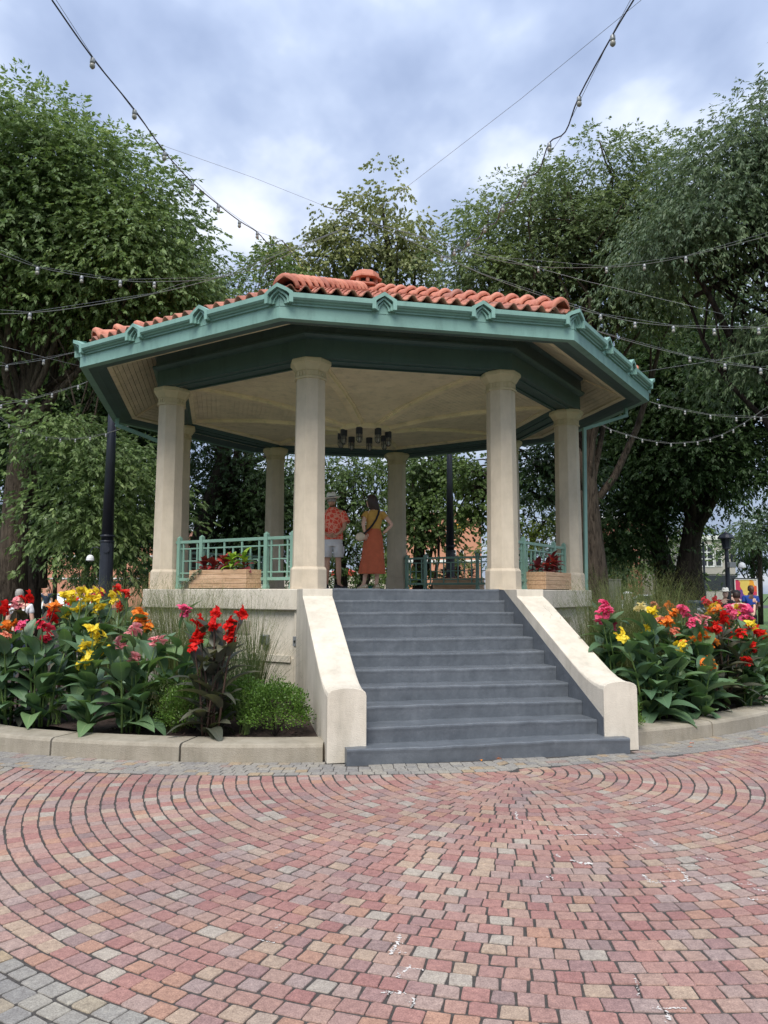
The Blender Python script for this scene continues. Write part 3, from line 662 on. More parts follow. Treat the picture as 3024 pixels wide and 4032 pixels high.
# ornaments on the eave
def half_orn(sg, corner):
    mb = MB()
    for (w, zt, ww, p_) in ((.160, 5.428, .050, .105), (.114, 5.372, .030, .068), (.086, 5.336, .028, .035)):
        o_ = [(0, zt), (w*.5, zt-.048), (w, zt-.096), (w, 5.20)]; i_ = [(w-ww, 5.20), (w-ww, zt-.096-.55*ww), (w*.5, zt-.048-ww), (0, zt-ww)]
        poly = o_+i_; y0 = .0
        vs = [(sg*(x+(y0*t8 if corner else 0)), y0, z) for x, z in poly]+[(sg*(x+0)+(-0), -p_, z) for x, z in poly]
        if corner: vs = [(sg*x, 0, z) for x, z in poly]+[((sg*x) - sg*0 if x > .001 else -sg*0 - sg*(p_*t8), -p_, z) for x, z in poly]
        n = len(poly)
        mb.add(vs, [(0,1,6,7), (1,2,5,6), (2,3,4,5), (8,15,14,9), (9,14,13,10), (10,13,12,11)]+[(i, 8+i, 8+(i+1) % n, (i+1) % n) for i in range(n)])
    mb.add([(0,-.006,5.17), (sg*.10,-.006,5.17), (sg*.10,-.006,5.30), (0,-.006,5.36), (0,.06,5.17), (sg*.10,.06,5.17), (sg*.10,.06,5.30), (0,.06,5.36)], [(0,1,2,3), (4,7,6,5), (0,1,5,4)])
    mb.add([(0, 0, 5.428), (sg*.08, 0, 5.380), (sg*.160, 0, 5.332), (0, .08, 5.428), (sg*.08, .08, 5.380), (sg*.160, .08, 5.332), (sg*.160, .08, 5.30), (0, .08, 5.30)], [(0,1,4,3), (1,2,5,4), (3,4,5,6,7)])
    return mb
orn = half_orn(1, False); l2 = half_orn(-1, False); orn.add(l2.v, l2.f); mo = orn.build('gable_ornament', 'teal', G); ome = mo.data; first = True
ye, hl = 5.20*c8, 5.20*s8
cr_, cl_ = half_orn(1, True), half_orn(-1, True)
for k in range(8):
    M = RZ(k*pi/4)
    for f in (-1/3, 1/3):
        m_ = M @ T((f*hl, -ye, 0))
        if first: mo.matrix_basis = m_; first = False
        else: inst('gable_ornament', ome, G, m_)
    mb = MB(); mb.add(cr_.v, cr_.f, M @ T((-hl, -ye, 0))); M2 = RZ((k-1)*pi/4); mb.add(cl_.v, cl_.f, M2 @ T((hl, -ye, 0))); mb.build('corner_ornament', 'teal', G)
# roof
RE, ZE, RA, ZA = 4.99, 5.455, .28, 7.27
roof = MB().lathe([(RE-.02, ZE-.05), (RA, ZA-.06)], 8, ph=VA[0], cap=False).build('roof', 'mortar', G)
TW = 2*RE*s8/19; TL = .44; EXP = .355
def tile_mesh(c=None):
    n = 10; vs = []; mb = MB()
    def zf(u):
        return .062*sin(pi*min(1, u/.62)) if u < .62 else -.014*sin(pi*(u-.62)/.38)
    for e, (y, up) in enumerate(((0, .026), (TL, 0))):
        for th in (0, -.014):
            for i in range(n+1):
                u = i/n*1.06; vs.append(((u-.5)*TW, y, up+zf(min(u, 1.06) if u <= 1 else u-1)+th+(.014 if u > 1 else 0)))
    m_ = n+1; fs = []
    for i in range(n):
        fs += [(i, i+1, 2*m_+i+1, 2*m_+i), (m_+i, 3*m_+i, 3*m_+i+1, m_+i+1), (i, m_+i, m_+i+1, i+1)]
    fs += [(0, 2*m_, 3*m_, m_), (n, m_+n, 3*m_+n, 2*m_+n)]
    return mb.add(vs, fs)
tmb = tile_mesh(); tme = tmb.mesh('roof_tile', 'terracotta', False); 
for p_ in tme.polygons: p_.use_smooth = len(p_.vertices) == 4 and abs(p_.normal.y) < .5
slope = atan2(ZA-ZE, (RE-RA)*c8); SL = hypot(ZA-ZE, (RE-RA)*c8)
tiles = []
for k in range(8):
    M = RZ(k*pi/4) @ T((0, -RE*c8, ZE)) @ Matrix.Rotation(slope, 4, 'X')
    row = 0
    while row*EXP < SL-.15:
        s0 = row*EXP-.07; hwid = (RE-(RE-RA)*(max(0, s0)+.12)/SL)*s8
        for j in range(-11, 12):
            x = j*TW
            if abs(x) < hwid-.02:
                m_ = M @ T((x, s0, 0)) @ Matrix.Rotation(rnd.uniform(-.008, .008), 4, 'Z')
                tiles.append(((m_.translation-CP).length+(0 if k in (0, 7) else 1.2 if k == 1 else 9), m_))
        row += 1
tiles.sort(key=lambda q: q[0])
for d, m_ in tiles[:300]: inst('roof_tile', tme, roof, m_)
mb = MB()
for d, m_ in tiles[300:]: mb.add(tmb.v, tmb.f, m_)
mb.build('roof_tiles', 'terracotta', roof, fix=False, kind='stuff')
# hip tiles
HL = hypot(ZA-ZE, RE-RA); hs = atan2(ZA-ZE, RE-RA); nh = 15; hx = HL/nh
def hip_mesh():
    mb = MB(); prof = [(0, .155), (.015, .180), (.05, .190), (.10, .170), (.15, .142), (.30, .125), (hx+.05, .118)]; n = 12; rings = []
    for x, r in prof:
        rings.append([(x, -r*cos(pi*i/n)*.98, r*sin(pi*i/n)*1.08-.03) for i in range(n+1)]+[(x, (r-.02)*cos(pi*i/n), (r-.02)*sin(pi*i/n)-.03) for i in range(n+1)])
    mb.loft(rings); return mb.mesh('hip_tile', 'hip_clay', True)
hme = hip_mesh()
for k in range(8):
    a = VA[k]
    M = RZ(a) @ T((RE-.02, 0, ZE+.045)) @ RZ(pi) @ Matrix.Rotation(-hs, 4, 'Y')
    for j in range(nh): inst('hip_tile', hme, roof, M @ T((j*hx-.02, 0, .012)) @ Matrix.Rotation(radians(1.5)+rnd.uniform(-.01, .01), 4, 'Y') @ RZ(rnd.uniform(-.02, .02)))
    q = MB()
    e = Vector((cos(a), sin(a), 0)); s_ = Vector((-sin(a), cos(a), 0))
    b0, b1_ = e*(RE-.08)+Vector((0, 0, ZE)), e*RA+Vector((0, 0, ZA))
    q.loft([[tuple(c+s_*x+Vector((0,0,z))) for x, z in ((-.15, -.05), (-.13, .03), (0, .07), (.13, .03), (.15, -.05))] for c in (b0, b1_)]).build('hip_mortar', 'mortar', roof)
cu = MB(); cu.lathe([(.34, 7.10), (.26, 7.34), (.20, 7.50)], 8, ph=pi/8); cu.lathe([(.24, 7.510), (.30, 7.520), (.30, 7.550), (.26, 7.570)], 8, ph=pi/8)
cu.lathe([(.19, 7.570), (.19, 7.680)], 8, ph=pi/8); cu.lathe([(.29, 7.660), (.33, 7.665), (.33, 7.695), (.285, 7.705), (.265, 7.800), (.22, 7.825)], 8, ph=pi/8)
cup = cu.build('finial', 'hip_clay', roof); FIN = cup; cup.location = (0, 0, -.045)
for k in range(8):
    M = RZ(k*pi/4); MB().box(-.03, .03, -.27, -.19, 7.570, 7.670, M).build('post', 'hip_clay', cup)
MB().lathe([(.2, 7.571), (.2, 7.670)], 8, ph=pi/8).build('cavity_shade', 'dark', cup)  # dark drum between the posts, painting the shade inside the finial's openings
# downspouts
def square_pipe(pts, w, par):
    mb = MB()
    for a, b_ in zip(pts[:-1], pts[1:]):
        a, b_ = Vector(a), Vector(b_); d = (b_-a).normalized(); a = a-d*w*.5; b_ = b_+d*w*.5
        x = d.cross(Vector((0,0,1))); x = Vector((1,0,0)) if x.length < .05 else x.normalized(); y = d.cross(x)
        mb.loft([[tuple(p_+x*sx*w*.5+y*sy*w*.5) for sx, sy in ((-1,-1),(1,-1),(1,1),(-1,1))] for p_ in (a, b_)])
    mb.build('downspout', 'teal', par, bevel=.006)
e = lambda R_, a, z: (R_*cos(a), R_*sin(a), z)
aD, aH, aA, aE = VA[2], VA[3], VA[7], VA[6]
def sidept(k, x, y, z): return tuple(RZ(k*pi/4) @ Vector((x, -y, z)))
dD = Vector(e(4.02, aD, 4.6)); 
square_pipe([sidept(2, -1.40, 4.68, 5.03), sidept(2, -1.40, 4.68, 4.88), (dD.x+.10, dD.y+.10, 4.58), (dD.x+.03, dD.y+.05, 1.70), (dD.x+.10, dD.y+.05, 1.45), (dD.x+.22, dD.y+.05, 1.33), (dD.x+.22, dD.y+.05, .15)], .06, G)
square_pipe([sidept(6, -1.55, 4.68, 5.03), sidept(6, -1.55, 4.68, 4.88), e(3.95, aE, 4.50), e(3.95, aE, 1.66)], .075, G)
# railings
def railing(k):
    M = RZ(k*pi/4); y = -3.748*c8; r = MB(); half = 3.748*s8-.22
    ra = bpy.data.objects.new('railing', None); COL.objects.link(ra); ra.parent = G; ra.matrix_basis = M @ T((0, y, Z))
    def bx(n_, *a): 
        m_ = MB().box(*a).build(n_, 'rail_teal', ra, bevel=.003); return m_
    for x in (-half+.06, -.66, .66, half-.06):
        q = MB().box(x-.031, x+.031, -.031, .031, 0, .79); q.lathe([(.044, .79), (.044, .80), (.001, .835)], 4, c=(x, 0), ph=pi/4); q.lathe([(.055, 0), (.055, .03), (.044, .07)], 4, c=(x, 0), ph=pi/4); q.build('post', 'rail_teal', ra)
    bx('rail', -half-.03, half+.03, -.022, .022, .71, .755); bx('rail', -half-.03, half+.03, -.022, .022, .125, .17)
    bx('rail', -half, half, -.012, .012, .615, .637); bx('rail', -half, half, -.012, .012, .235, .257)
    for x in (-half+.155, -.755, .755, half-.155, -.52, -.18, .18, .52): bx('baluster', x-.013, x+.013, -.0125, .0125, .14, .73)
    for x in (-(half+.60)/2, (half+.60)/2, -.35, 0, .35): bx('baluster', x-.010, x+.010, -.0115, .0115, .245, .627)
    bx('rail', -half+.155, -.755, -.009, .009, .425, .443); bx('rail', .755, half-.155, -.009, .009, .425, .443); bx('rail', -.52, .52, -.009, .009, .425, .443)
for k in (1, 2, 3, 5, 6, 7): railing(k)
# small boxes on the platform wall
w_ = RZ(-pi/4) @ Vector((0, 0, 0))
b_ = thing('junction_box', 'grey plastic outlet box on the platform wall left of the stair wall', 'electrical box', sidept(7, .92, yw+.0, .95), -pi/4)
MB().box(-.06, .06, -.06, .0, -.07, .07).build('housing', 'grey_metal', b_, bevel=.008); MB().box(-.045, .045, -.085, -.061, -.055, .055).build('cover', 'glass_dark', b_, bevel=.006)
b_ = thing('switch_plate', 'flat grey metal socket plate on the frame beside the stair wall', 'socket plate', sidept(7, 1.47, yw+.045, .95), -pi/4)
MB().box(-.035, .035, -.012, .0, -.065, .065).build('plate', 'grey_metal', b_, bevel=.003); MB().lathe([(.014, 0), (.014, .012)], 12, M=T((0, -.012, 0)) @ Matrix.Rotation(pi/2, 4, 'X')).build('socket', 'dark', b_)
# hanging lamps under the boss
def lamp_proto(t_):
    MB().lathe([(.055, -.02), (.065, -.03), (.065, -.135), (.058, -.145)], 14).build('cap', 'black_metal', t_, smooth=False)
    MB().lathe([(.045, -.14), (.045, -.24), (.032, -.275), (.005, -.29)], 12).build('glass', 'lamp_glass', t_, smooth=True)
    mb = MB()
    for k in range(6):
        a = k*pi/3; mb.tube([(.056*cos(a), .056*sin(a), -.14), (.056*cos(a), .056*sin(a), -.25), (.035*cos(a), .035*sin(a), -.295), (0, 0, -.305)], .005, 5)
    mb.tube([(.056*cos(q*pi/8), .056*sin(q*pi/8), -.20) for q in range(17)], .004, 4, False); mb.build('cage', 'black_metal', t_)
lamp_lbl = ['nearest left', 'nearest right', 'right front', 'far right', 'back right', 'back left', 'far left', 'left front']
protos = None
for k in range(8):
    a = VA[k]; t_ = thing('ceiling_lamp', 'black caged lamp hanging from the gazebo ceiling, %s one of the ring of eight' % lamp_lbl[k], 'lamp', (.46*cos(a), .46*sin(a), 4.655), 0, 'caged lamps in a ring under the gazebo ceiling')
    if protos is None: lamp_proto(t_); protos = list(t_.children)
    else:
        for ch_ in protos: c = ch_.copy(); COL.objects.link(c); c.parent = t_
# ------------------------------------------------------------------ planters and crotons
def leaf_geo(L_, W_, droop, curl=.25, n=8, fold=.18):
    mb = MB(); mb.uv = []; vs = []
    for i in range(n+1):
        s_ = i/n; w = W_*(sin(pi*min(1, s_**.8*.93+.06))**.8)*(1 if i < n else .02)
        a = droop*s_; x = L_*(s_ if droop == 0 else sin(a)/droop) if droop else L_*s_; z = -L_*(1-cos(a))/droop if droop else 0
        wv = curl*.08*L_*sin(s_*9)
        for j in (-1, -.5, 0, .5, 1):
            vs.append((x, j*w*.5, z+abs(j)*w*fold+wv*abs(j)*(1 if j > 0 else -1)*.5)); mb.uv.append((.5+j*.5, s_))
    fs = [(i*5+j, i*5+j+1, (i+1)*5+j+1, (i+1)*5+j) for i in range(n) for j in range(4)]
    mb.add(vs, fs); return mb
def leaf_set(mat, L_, W_): return [leaf_geo(L_*k, W_, d, c).mesh('leaf', mat, True) for k, d, c in ((1, .9, .3), (1.1, 1.3, -.5), (.9, .5, .6), (1, 1.7, .4))]
LS = {m_: leaf_set(m_, .20, .085) for m_ in ('croton_dark', 'croton_red', 'croton_lime')}
def croton(loc, label, mats, h=.2, nl=17, group='croton plants in the wooden planters'):
    t_ = thing('croton_plant', label, 'plant', loc, 0, group)
    MB().tube([(0, 0, -.03), (.01, 0, h*.9)], [.008, .005], 5).build('stem', 'stem_bronze', t_)
    for i in range(nl):
        f = i/nl; z = h*(.15+.85*f); a = i*2.4+rnd.uniform(-.3, .3); me = rnd.choice(LS[rnd.choice(mats)])
        inst('leaf', me, t_, T((0, 0, z)) @ RZ(a) @ Matrix.Rotation(-(.15+1.1*f+rnd.uniform(-.15, .15)), 4, 'Y') @ Matrix.Rotation(rnd.uniform(-.4, .4), 4, 'X') @ Matrix.Diagonal((rnd.uniform(.75, 1.15),)*3+(1,)))
def planter(k, xoff, label, plants):
    pos = sidept(k, xoff, 3.36+.27, Z); rz = k*pi/4
    t_ = thing('planter_box', label, 'planter', pos, rz, 'long wooden planters on the gazebo ledge')
    Lh, Wh, H = .575, .15, .27
    ph = H/4
    for i in range(4):
        z0, z1 = .012+i*ph, .012+(i+1)*ph-.004
        for sg in (-1, 1):
            MB().box(-Lh, Lh, sg*Wh-.011, sg*Wh+.011, z0, z1).build('plank', 'cedar', t_, bevel=.003)
            MB().box(sg*Lh-.011-.012*sg, sg*Lh+.011-.012*sg, -Wh+.013, Wh-.013, z0, z1).build('plank', 'cedar', t_, bevel=.003)
    MB().box(-Lh+.03, Lh-.03, -Wh+.02, Wh-.02, 0, H-.05).build('soil', 'mulch', t_)
    for i, (x, lb, mats, h) in enumerate(plants):
        v_ = T(pos) @ RZ(rz) @ Vector((x, rnd.uniform(-.04, .04), H-.04)); croton(tuple(v_), lb, mats, h)
planter(7, 0, 'pale wooden planter left of the stairs with a trailing vine at its corner',
    [(-.43, 'dark maroon croton at the left end of the front-left planter', ['croton_dark'], .17), (-.24, 'small dark red croton second from left in the front-left planter', ['croton_dark', 'croton_dark', 'croton_red'], .14),
     (-.02, 'croton with big bright red leaves amid the front-left planter', ['croton_red', 'croton_dark'], .21), (.18, 'yellow-green variegated croton right of the red one', ['croton_lime', 'croton_lime', 'croton_dark'], .22), (.40, 'lime and maroon croton at the right end of the front-left planter', ['croton_lime', 'croton_lime', 'croton_dark'], .24)])
planter(1, .0, 'pale wooden planter with dark red crotons on the ledge right of the stairs',
    [(-.42, 'dull maroon croton at the left end of the right-hand planter', ['croton_dark'], .15), (-.15, 'dark croton with a few red leaves in the right-hand planter', ['croton_dark', 'croton_dark', 'croton_red'], .2), (.12, 'tall upright deep red croton in the right-hand planter', ['croton_dark', 'croton_red'], .30), (.38, 'maroon croton at the right end of the right-hand planter', ['croton_dark'], .22)])
planter(3, -.1, 'shaded brown wooden planter behind the far railing',
    [(-.35, 'shaded maroon croton at the left of the far planter', ['croton_dark'], .2), (0, 'shaded maroon croton in the middle of the far planter', ['croton_dark'], .22), (.35, 'shaded maroon croton at the right of the far planter', ['croton_dark'], .2)])
planter(6, .2, 'wooden planter with lime and maroon crotons, mostly hidden behind the leftmost column',
    [(.3, 'lime croton peeping out left of the leftmost column', ['croton_lime', 'croton_dark'], .3), (0, 'croton hidden behind the leftmost column', ['croton_dark'], .2)])
# trailing vine at the planter corner
c0 = RZ(-pi/4) @ Vector((-.50, -3.36-.27-.17, Z+.27)); q = np.zeros((260, 4, 3))
for i in range(260):
    f = rnd.random(); side = RZ(-pi/4) @ Vector((-1, 0, 0)); c = c0+side*(-.18+.36*f)+Vector((0, 0, -.25*f**1.4))+Vector((rnd.gauss(0, .022), rnd.gauss(0, .022), rnd.gauss(0, .022)))
    a = rnd.uniform(0, 6.3); u_ = np.array([cos(a), sin(a), rnd.uniform(-1, 1)])*.013; v_ = np.array([-sin(a), cos(a), rnd.uniform(-.6, .6)])*.011; c = np.array(c); q[i] = [c-u_, c-v_, c+u_, c+v_]
o = quadmesh('trailing_vine', q, 'trail'); o['label'] = 'silvery trailing vine spilling over the left corner of the front-left planter'; o['category'] = 'plant'
# ------------------------------------------------------------------ cannas
LG = leaf_set('canna_green', .46, .205); LB = leaf_set('canna_bronze', .44, .15)
def blossom(mat, seed):
    r_ = random.Random(seed); mb = MB()
    for b_ in range(6):
        c = Vector((r_.gauss(0, .027), r_.gauss(0, .027), r_.uniform(-.05, .05))); ax = Euler((r_.uniform(-.9, .9), r_.uniform(-.9, .9), r_.uniform(0, 6))).to_matrix().to_4x4()
        for p_ in range(5):
            L_ = r_.uniform(.036, .054); w = r_.uniform(.018, .027); up = r_.uniform(.1, 1.0); M = T(c) @ ax @ RZ(p_*1.257+r_.uniform(-.3, .3)) @ Matrix.Rotation(-up, 4, 'Y'); vs = []
            for i, (s_, ww) in enumerate(((0, .25), (.35, .8), (.7, 1.0), (.92, .75), (1.02, .2))):
                for j in (-1, 0, 1): vs.append((L_*s_, j*w*ww, (.012*abs(j)+r_.uniform(-.006, .006)-.03*s_*s_)*1.0))
            mb.add(vs, [(i*3+j, i*3+j+1, i*3+j+4, i*3+j+3) for i in range(4) for j in (0, 1)], M)
    return mb.mesh('flower', mat, True)
BL = {}
def flower_mesh(mat):
    k = (mat, rnd.randrange(3))
    if k not in BL: BL[k] = blossom(mat, hash(mat) % 97+k[1] if False else sum(map(ord, mat))+k[1]*13)
    return BL[k]
def canna(basepx, label, flowers, bronze=False, nleaf=7, extra=1, zb=None, lsz=1.0, D=None):
    """basepx: foot of the clump in the photograph; flowers: [(px,py,colour)]"""
    p0 = onax(basepx[0], basepx[1], 2, .16)
    if D: p0 = at(basepx[0], 2300, D)
    p0.z = bedz(p0.x, p0.y)-.01
    t_ = thing('canna_plant', label, 'canna lily', tuple(p0), 0, 'canna lilies in the flower beds')
    d0 = (p0-CP).dot(FWD); stems = []
    for (fx, fy, col) in flowers:
        top = at(fx, fy, d0+rnd.uniform(-.15, .15)) ; stems.append((top-p0, col))
    hm = max([s_[0].z for s_ in stems] or [.9])
    for _ in range(extra):
        a = rnd.uniform(0, 6.3); stems.append((Vector((.22*cos(a), .22*sin(a), hm*rnd.uniform(.55, .72))), None))
    lset = LB if bronze else LG; smat = 'stem_bronze' if bronze else 'stem_green'
    for top, col in stems:
        foot = Vector((rnd.uniform(-.07, .07)+top.x*.25, rnd.uniform(-.06, .06)+top.y*.25, 0)); mid = foot.lerp(top, .55)+Vector((0, 0, .04))
        mid.x = foot.x+(top.x-foot.x)*.4; mid.y = foot.y+(top.y-foot.y)*.4
        pts = [foot, foot.lerp(mid, .5), mid, mid.lerp(top, .5), top]
        MB().tube(pts, [.013, .012, .010, .008, .005], 6).build('stem', smat, t_, smooth=True, fix=False)
        ph = rnd.uniform(0, 6.3); n_ = nleaf+1 if col else nleaf+1
        hmax = .80 if col else 1.0
        for i in range(n_):
            f = .08+(hmax-.08)*i/max(1, n_-1)*rnd.uniform(.92, 1.04); zz = f*top.z
            c = foot.lerp(mid, min(1, f/.55)) if f < .55 else mid.lerp(top, (f-.55)/.45)
            a = ph+i*2.5+rnd.uniform(-.4, .4); up = .55+.75*f+rnd.uniform(-.25, .25)
            sc = lsz*rnd.uniform(.8, 1.15)*(1-.25*f)
            inst('leaf', rnd.choice(lset), t_, T(c) @ RZ(a) @ Matrix.Rotation(-up, 4, 'Y') @ Matrix.Rotation(rnd.uniform(-.35, .35), 4, 'X') @ Matrix.Diagonal((sc, sc*rnd.uniform(.85, 1.2), sc, 1)))
        if col:
            sc = rnd.uniform(.92, 1.2); inst('flower', flower_mesh(col), t_, T(top) @ RZ(rnd.uniform(0, 6)) @ Matrix.Diagonal((sc, sc, sc, 1)))
z4 = lambda x, y: (x/1.2289, 2200+y/1.2289)
z5 = lambda x, y: (2150+x/1.898, 2200+y/1.898)
def F4(*l): return [(*z4(x, y), c) for x, y, c in l]
def F5(*l): return [(*z5(x, y), c) for x, y, c in l]
canna(z4(1010, 850), 'bronze-leaved canna with scarlet flowers beside the round boxwood left of the stairs', F4((955,300,'red'),(1045,262,'red'),(1165,262,'red'),(1112,325,'red'),(962,368,'red'),(1112,380,'red'),(938,420,'red'),(1035,320,'red')), True, 5, 3, lsz=1.0)
canna(z4(635, 830), 'green canna with three clear pink flower heads in the front of the left bed', F4((578,412,'pink'),(640,350,'pink'),(755,405,'pink'),(640,490,'pink')), False, 6, 2)
canna(z4(420, 825), 'green canna with small yellow flowers at the front of the left bed', F4((450,352,'yellow'),(470,390,'yellow'),(412,430,'yellow'),(430,488,'yellow'),(507,445,'yellow')), False, 4, 1)
canna(z4(195, 795), 'tall green canna with crimson buds nearest the left edge of the frame', F4((230,375,'crimson'),(205,318,'crimson'),(110,322,'magenta')), False, 6, 3)
canna(z4(30, 790), 'green canna cut by the left edge of the frame, orange-red flowers', F4((30,330,'orange'),(70,320,'orange'),(15,240,'red'),(18,385,'salmon')), False, 6, 2)
canna(z4(395, 640), 'big canna clump crowned with a mass of yellow flowers in the left bed', F4((310,185,'yellow'),(350,190,'yellow'),(395,165,'yellow'),(430,185,'yellow'),(470,170,'yellow'),(385,230,'yellow'),(480,245,'yellow'),(455,205,'yellow'),(335,268,'yellow'),(550,190,'yellow')), False, 5, 1, D=9.4)
canna(z4(690, 640), 'canna with orange flowers between the yellow mass and the bronze plant', F4((672,265,'orange'),(715,335,'orange'),(680,300,'orange')), False, 5, 2, D=9.2)
canna(z4(120, 560), 'canna with ball-like red flower in front of the man in white', F4((127,185,'red'),(82,220,'pink'),(250,272,'red'),(265,232,'orange')), True, 3, 1, D=9.0)
canna(z4(590, 520), 'distant red canna beside the black pole', F4((570,150,'red'),(613,168,'red'),(577,230,'red'),(485,165,'crimson')), False, 3, 1, D=10.6)
canna(z4(860, 600), 'low green canna with one magenta bud left of the bronze plant', F4((885,248,'magenta')), False, 6, 3, D=8.8)
canna(z4(300, 560), 'canna with a pair of small orange flowers behind the left bed', F4((285,232,'salmon'),(345,200,'red')), True, 3, 0, D=10.4)
canna(z5(815, 1205), 'tall green canna with yellow flowers right of the stair wall', F5((790,405,'yellow'),(742,545,'yellow'),(572,568,'yellow'),(700,368,'cream')), False, 7, 3)
canna(z5(930, 1185), 'canna with one big yellow flower and an orange one behind it', F5((1005,670,'yellow'),(1045,630,'orange')), False, 6, 2)
canna(z5(1140, 1175), 'canna with drooping orange flower near the kerb in the right bed', F5((1235,800,'orange'),(1190,775,'orange')), False, 6, 2)
canna(z5(470, 850), 'canna with raspberry pink flowers leaning over the stair wall', F5((435,345,'magenta'),(415,410,'magenta'),(450,400,'magenta'),(427,470,'magenta'),(492,498,'magenta')), False, 5, 2, D=9.3)
canna(z5(960, 950), 'canna with orange and salmon flowers in the middle of the right bed', F5((925,435,'orange'),(965,405,'orange'),(912,480,'orange'),(848,470,'salmon'),(950,545,'salmon'),(1020,375,'magenta'),(1045,400,'magenta')), False, 5, 2, D=9.8)
canna(z5(1130, 1000), 'canna with pale orange and pink flowers right of the middle', F5((1150,580,'orange'),(1190,590,'orange'),(1215,660,'orange'),(1100,475,'magenta'),(1165,465,'pink')), False, 6, 2, D=9.7)
canna(z5(1330, 1110), 'bronze-leaved canna with scarlet flowers in the right bed', F5((1240,520,'red'),(1280,510,'red'),(1365,560,'red'),(1330,440,'red'),(1505,765,'red')), True, 6, 2)
canna(z5(1500, 1100), 'red canna with bronze foliage by the right edge', F5((1450,555,'red'),(1500,545,'red'),(1580,540,'red'),(1548,665,'red'),(1535,500,'yellow')), False, 6, 3)
canna(z5(1420, 950), 'canna topped by large magenta-pink blooms in the right bed', F5((1370,385,'magenta'),(1400,410,'magenta'),(1480,380,'magenta'),(1500,455,'magenta'),(1420,385,'yellow'),(1350,480,'salmon')), False, 5, 1, D=10.7)
canna(z5(1240, 800), 'canna with crimson blooms rising above the hedge', F5((1190,315,'crimson'),(1272,312,'crimson'),(1235,360,'yellow'),(1225,395,'yellow'),(1290,392,'orange'),(1310,430,'orange')), True, 4, 1, D=11)
canna(z5(1640, 1000), 'green canna with orange flowers cut by the right edge of the frame', F5((1635,575,'orange'),(1640,675,'orange'),(1600,560,'red')), False, 6, 3)
canna(z5(1050, 780), 'far canna with a single faded orange flower in the tall grass', F5((912,355,'orange'),(820,350,'salmon')), False, 3, 0, D=11)
# ------------------------------------------------------------------ grasses, shrubs
def blades(c, n, h, spread, w=.004, droop=.5, seg=5, heads=0):
    out = []
    for i in range(n):
        a = rnd.uniform(0, 6.28); r0 = abs(rnd.gauss(0, .06)); L_ = h*rnd.uniform(.6, 1.1); lean = spread*rnd.uniform(.1, 1); dr = droop*rnd.uniform(.4, 1.4)
        p_ = np.array([c[0]+r0*cos(a), c[1]+r0*sin(a), c[2]]); th = pi/2-lean*.5; aa = a+rnd.uniform(-.5, .5); dh = np.array([cos(aa), sin(aa), 0]); s_ = np.array([-sin(aa), cos(aa), 0]); s_ = s_*cos(.6)+np.array([0, 0, 0])
        prev = p_; ww = w
        for j in range(seg):
            th2 = th-dr*(j/seg)**1.3; nx = prev+(dh*cos(th2)+np.array([0, 0, sin(th2)]))*L_/seg; w2 = w*(1-(j+1)/seg*.85)
            out.append([prev-s_*ww, prev+s_*ww, nx+s_*w2, nx-s_*w2]); prev = nx; ww = w2
        if rnd.random() < heads:
            for j in range(8):
                q = prev+np.array([rnd.gauss(0, .04), rnd.gauss(0, .04), rnd.uniform(-.16, .03)]); e_ = q+np.array([rnd.gauss(0, .025), rnd.gauss(0, .025), rnd.uniform(.0, .05)])
                out.append([q-s_*.0012, q+s_*.0012, e_+s_*.0012, e_-s_*.0012])
    return np.array(out)
def grass(px, py, D, label, n=260, h=.9, spread=.8, mat='grass_blade', heads=.5, droop=.6, w=.0048, k=3, sx=.5):
    """one broad clump: k tussocks grown together"""
    p0 = at(px, py, D); p0.z = bedz(p0.x, p0.y)
    Vs = [blades((p0.x+rnd.uniform(-sx, sx)*(1 if k > 1 else 0), p0.y+rnd.uniform(-.3, .3)*(1 if k > 1 else 0), p0.z), n//k, h, spread, w, droop, 5, heads) for _ in range(k)]
    h *= 1
    o = quadmesh('ornamental_grass', np.concatenate(Vs)-np.array(p0)[None, None, :], mat); o.location = p0
    o['label'] = label; o['category'] = 'grass clump'; o['group'] = 'ornamental grass clumps in the beds'
grass(1000, 2700, 9.1, 'dark arching grass clump in front of the platform wall by the outlet boxes', 320, 1.0, 1.2, 'grass_dark', .35, 1.0, k=2, sx=.15)
grass(850, 2600, 9.5, 'upright grass clump below the front-left planter', 460, 1.45, .6, 'grass_blade', .7, .4)
grass(720, 2600, 9.9, 'feathery grass clump at the left corner of the platform', 460, 1.5, .8, 'grass_blade', .8, .5)
grass(600, 2600, 10.6, 'airy grass clump left of the platform corner', 520, 1.6, .9, 'grass_blade', .8, .6)
grass(500, 2500, 11.2, 'pale grass clump behind the yellow cannas', 480, 1.6, .9, 'grass_blade', .8, .6)
grass(690, 2800, 8.2, 'small straw-coloured grass clump between pink and bronze cannas', 200, .62, 1.3, 'grass_blade', .9, .9, k=1)
grass(920, 2640, 9.0, 'thin green grass clump between the orange canna and the wall', 240, 1.1, .7, 'grass_dark', .6, .5, k=2, sx=.2)
for i, (x, D, h, lb) in enumerate(((2290, 10.2, 1.3, 'grass clump beside the upper right stair wall'), (2400, 11, 1.7, 'tall pale grass clump below the rightmost column'), (2500, 11.5, 1.75, 'tall pale grass clump in front of the grey panel'),
        (2600, 11.8, 1.65, 'tall grass clump in front of the leaning trunk'), (2450, 10.0, 1.5, 'feathery grass clump behind the magenta canna'), (2560, 10.3, 1.5, 'feathery grass clump behind the yellow canna'), (2680, 10.6, 1.35, 'feathery grass clump behind the orange cannas'), (2400, 9.9, .9, 'fine grass clump close to the right stair wall'))):
    grass(x, 2550, D, lb, 620, h, .8, 'grass_blade', .8, .6)
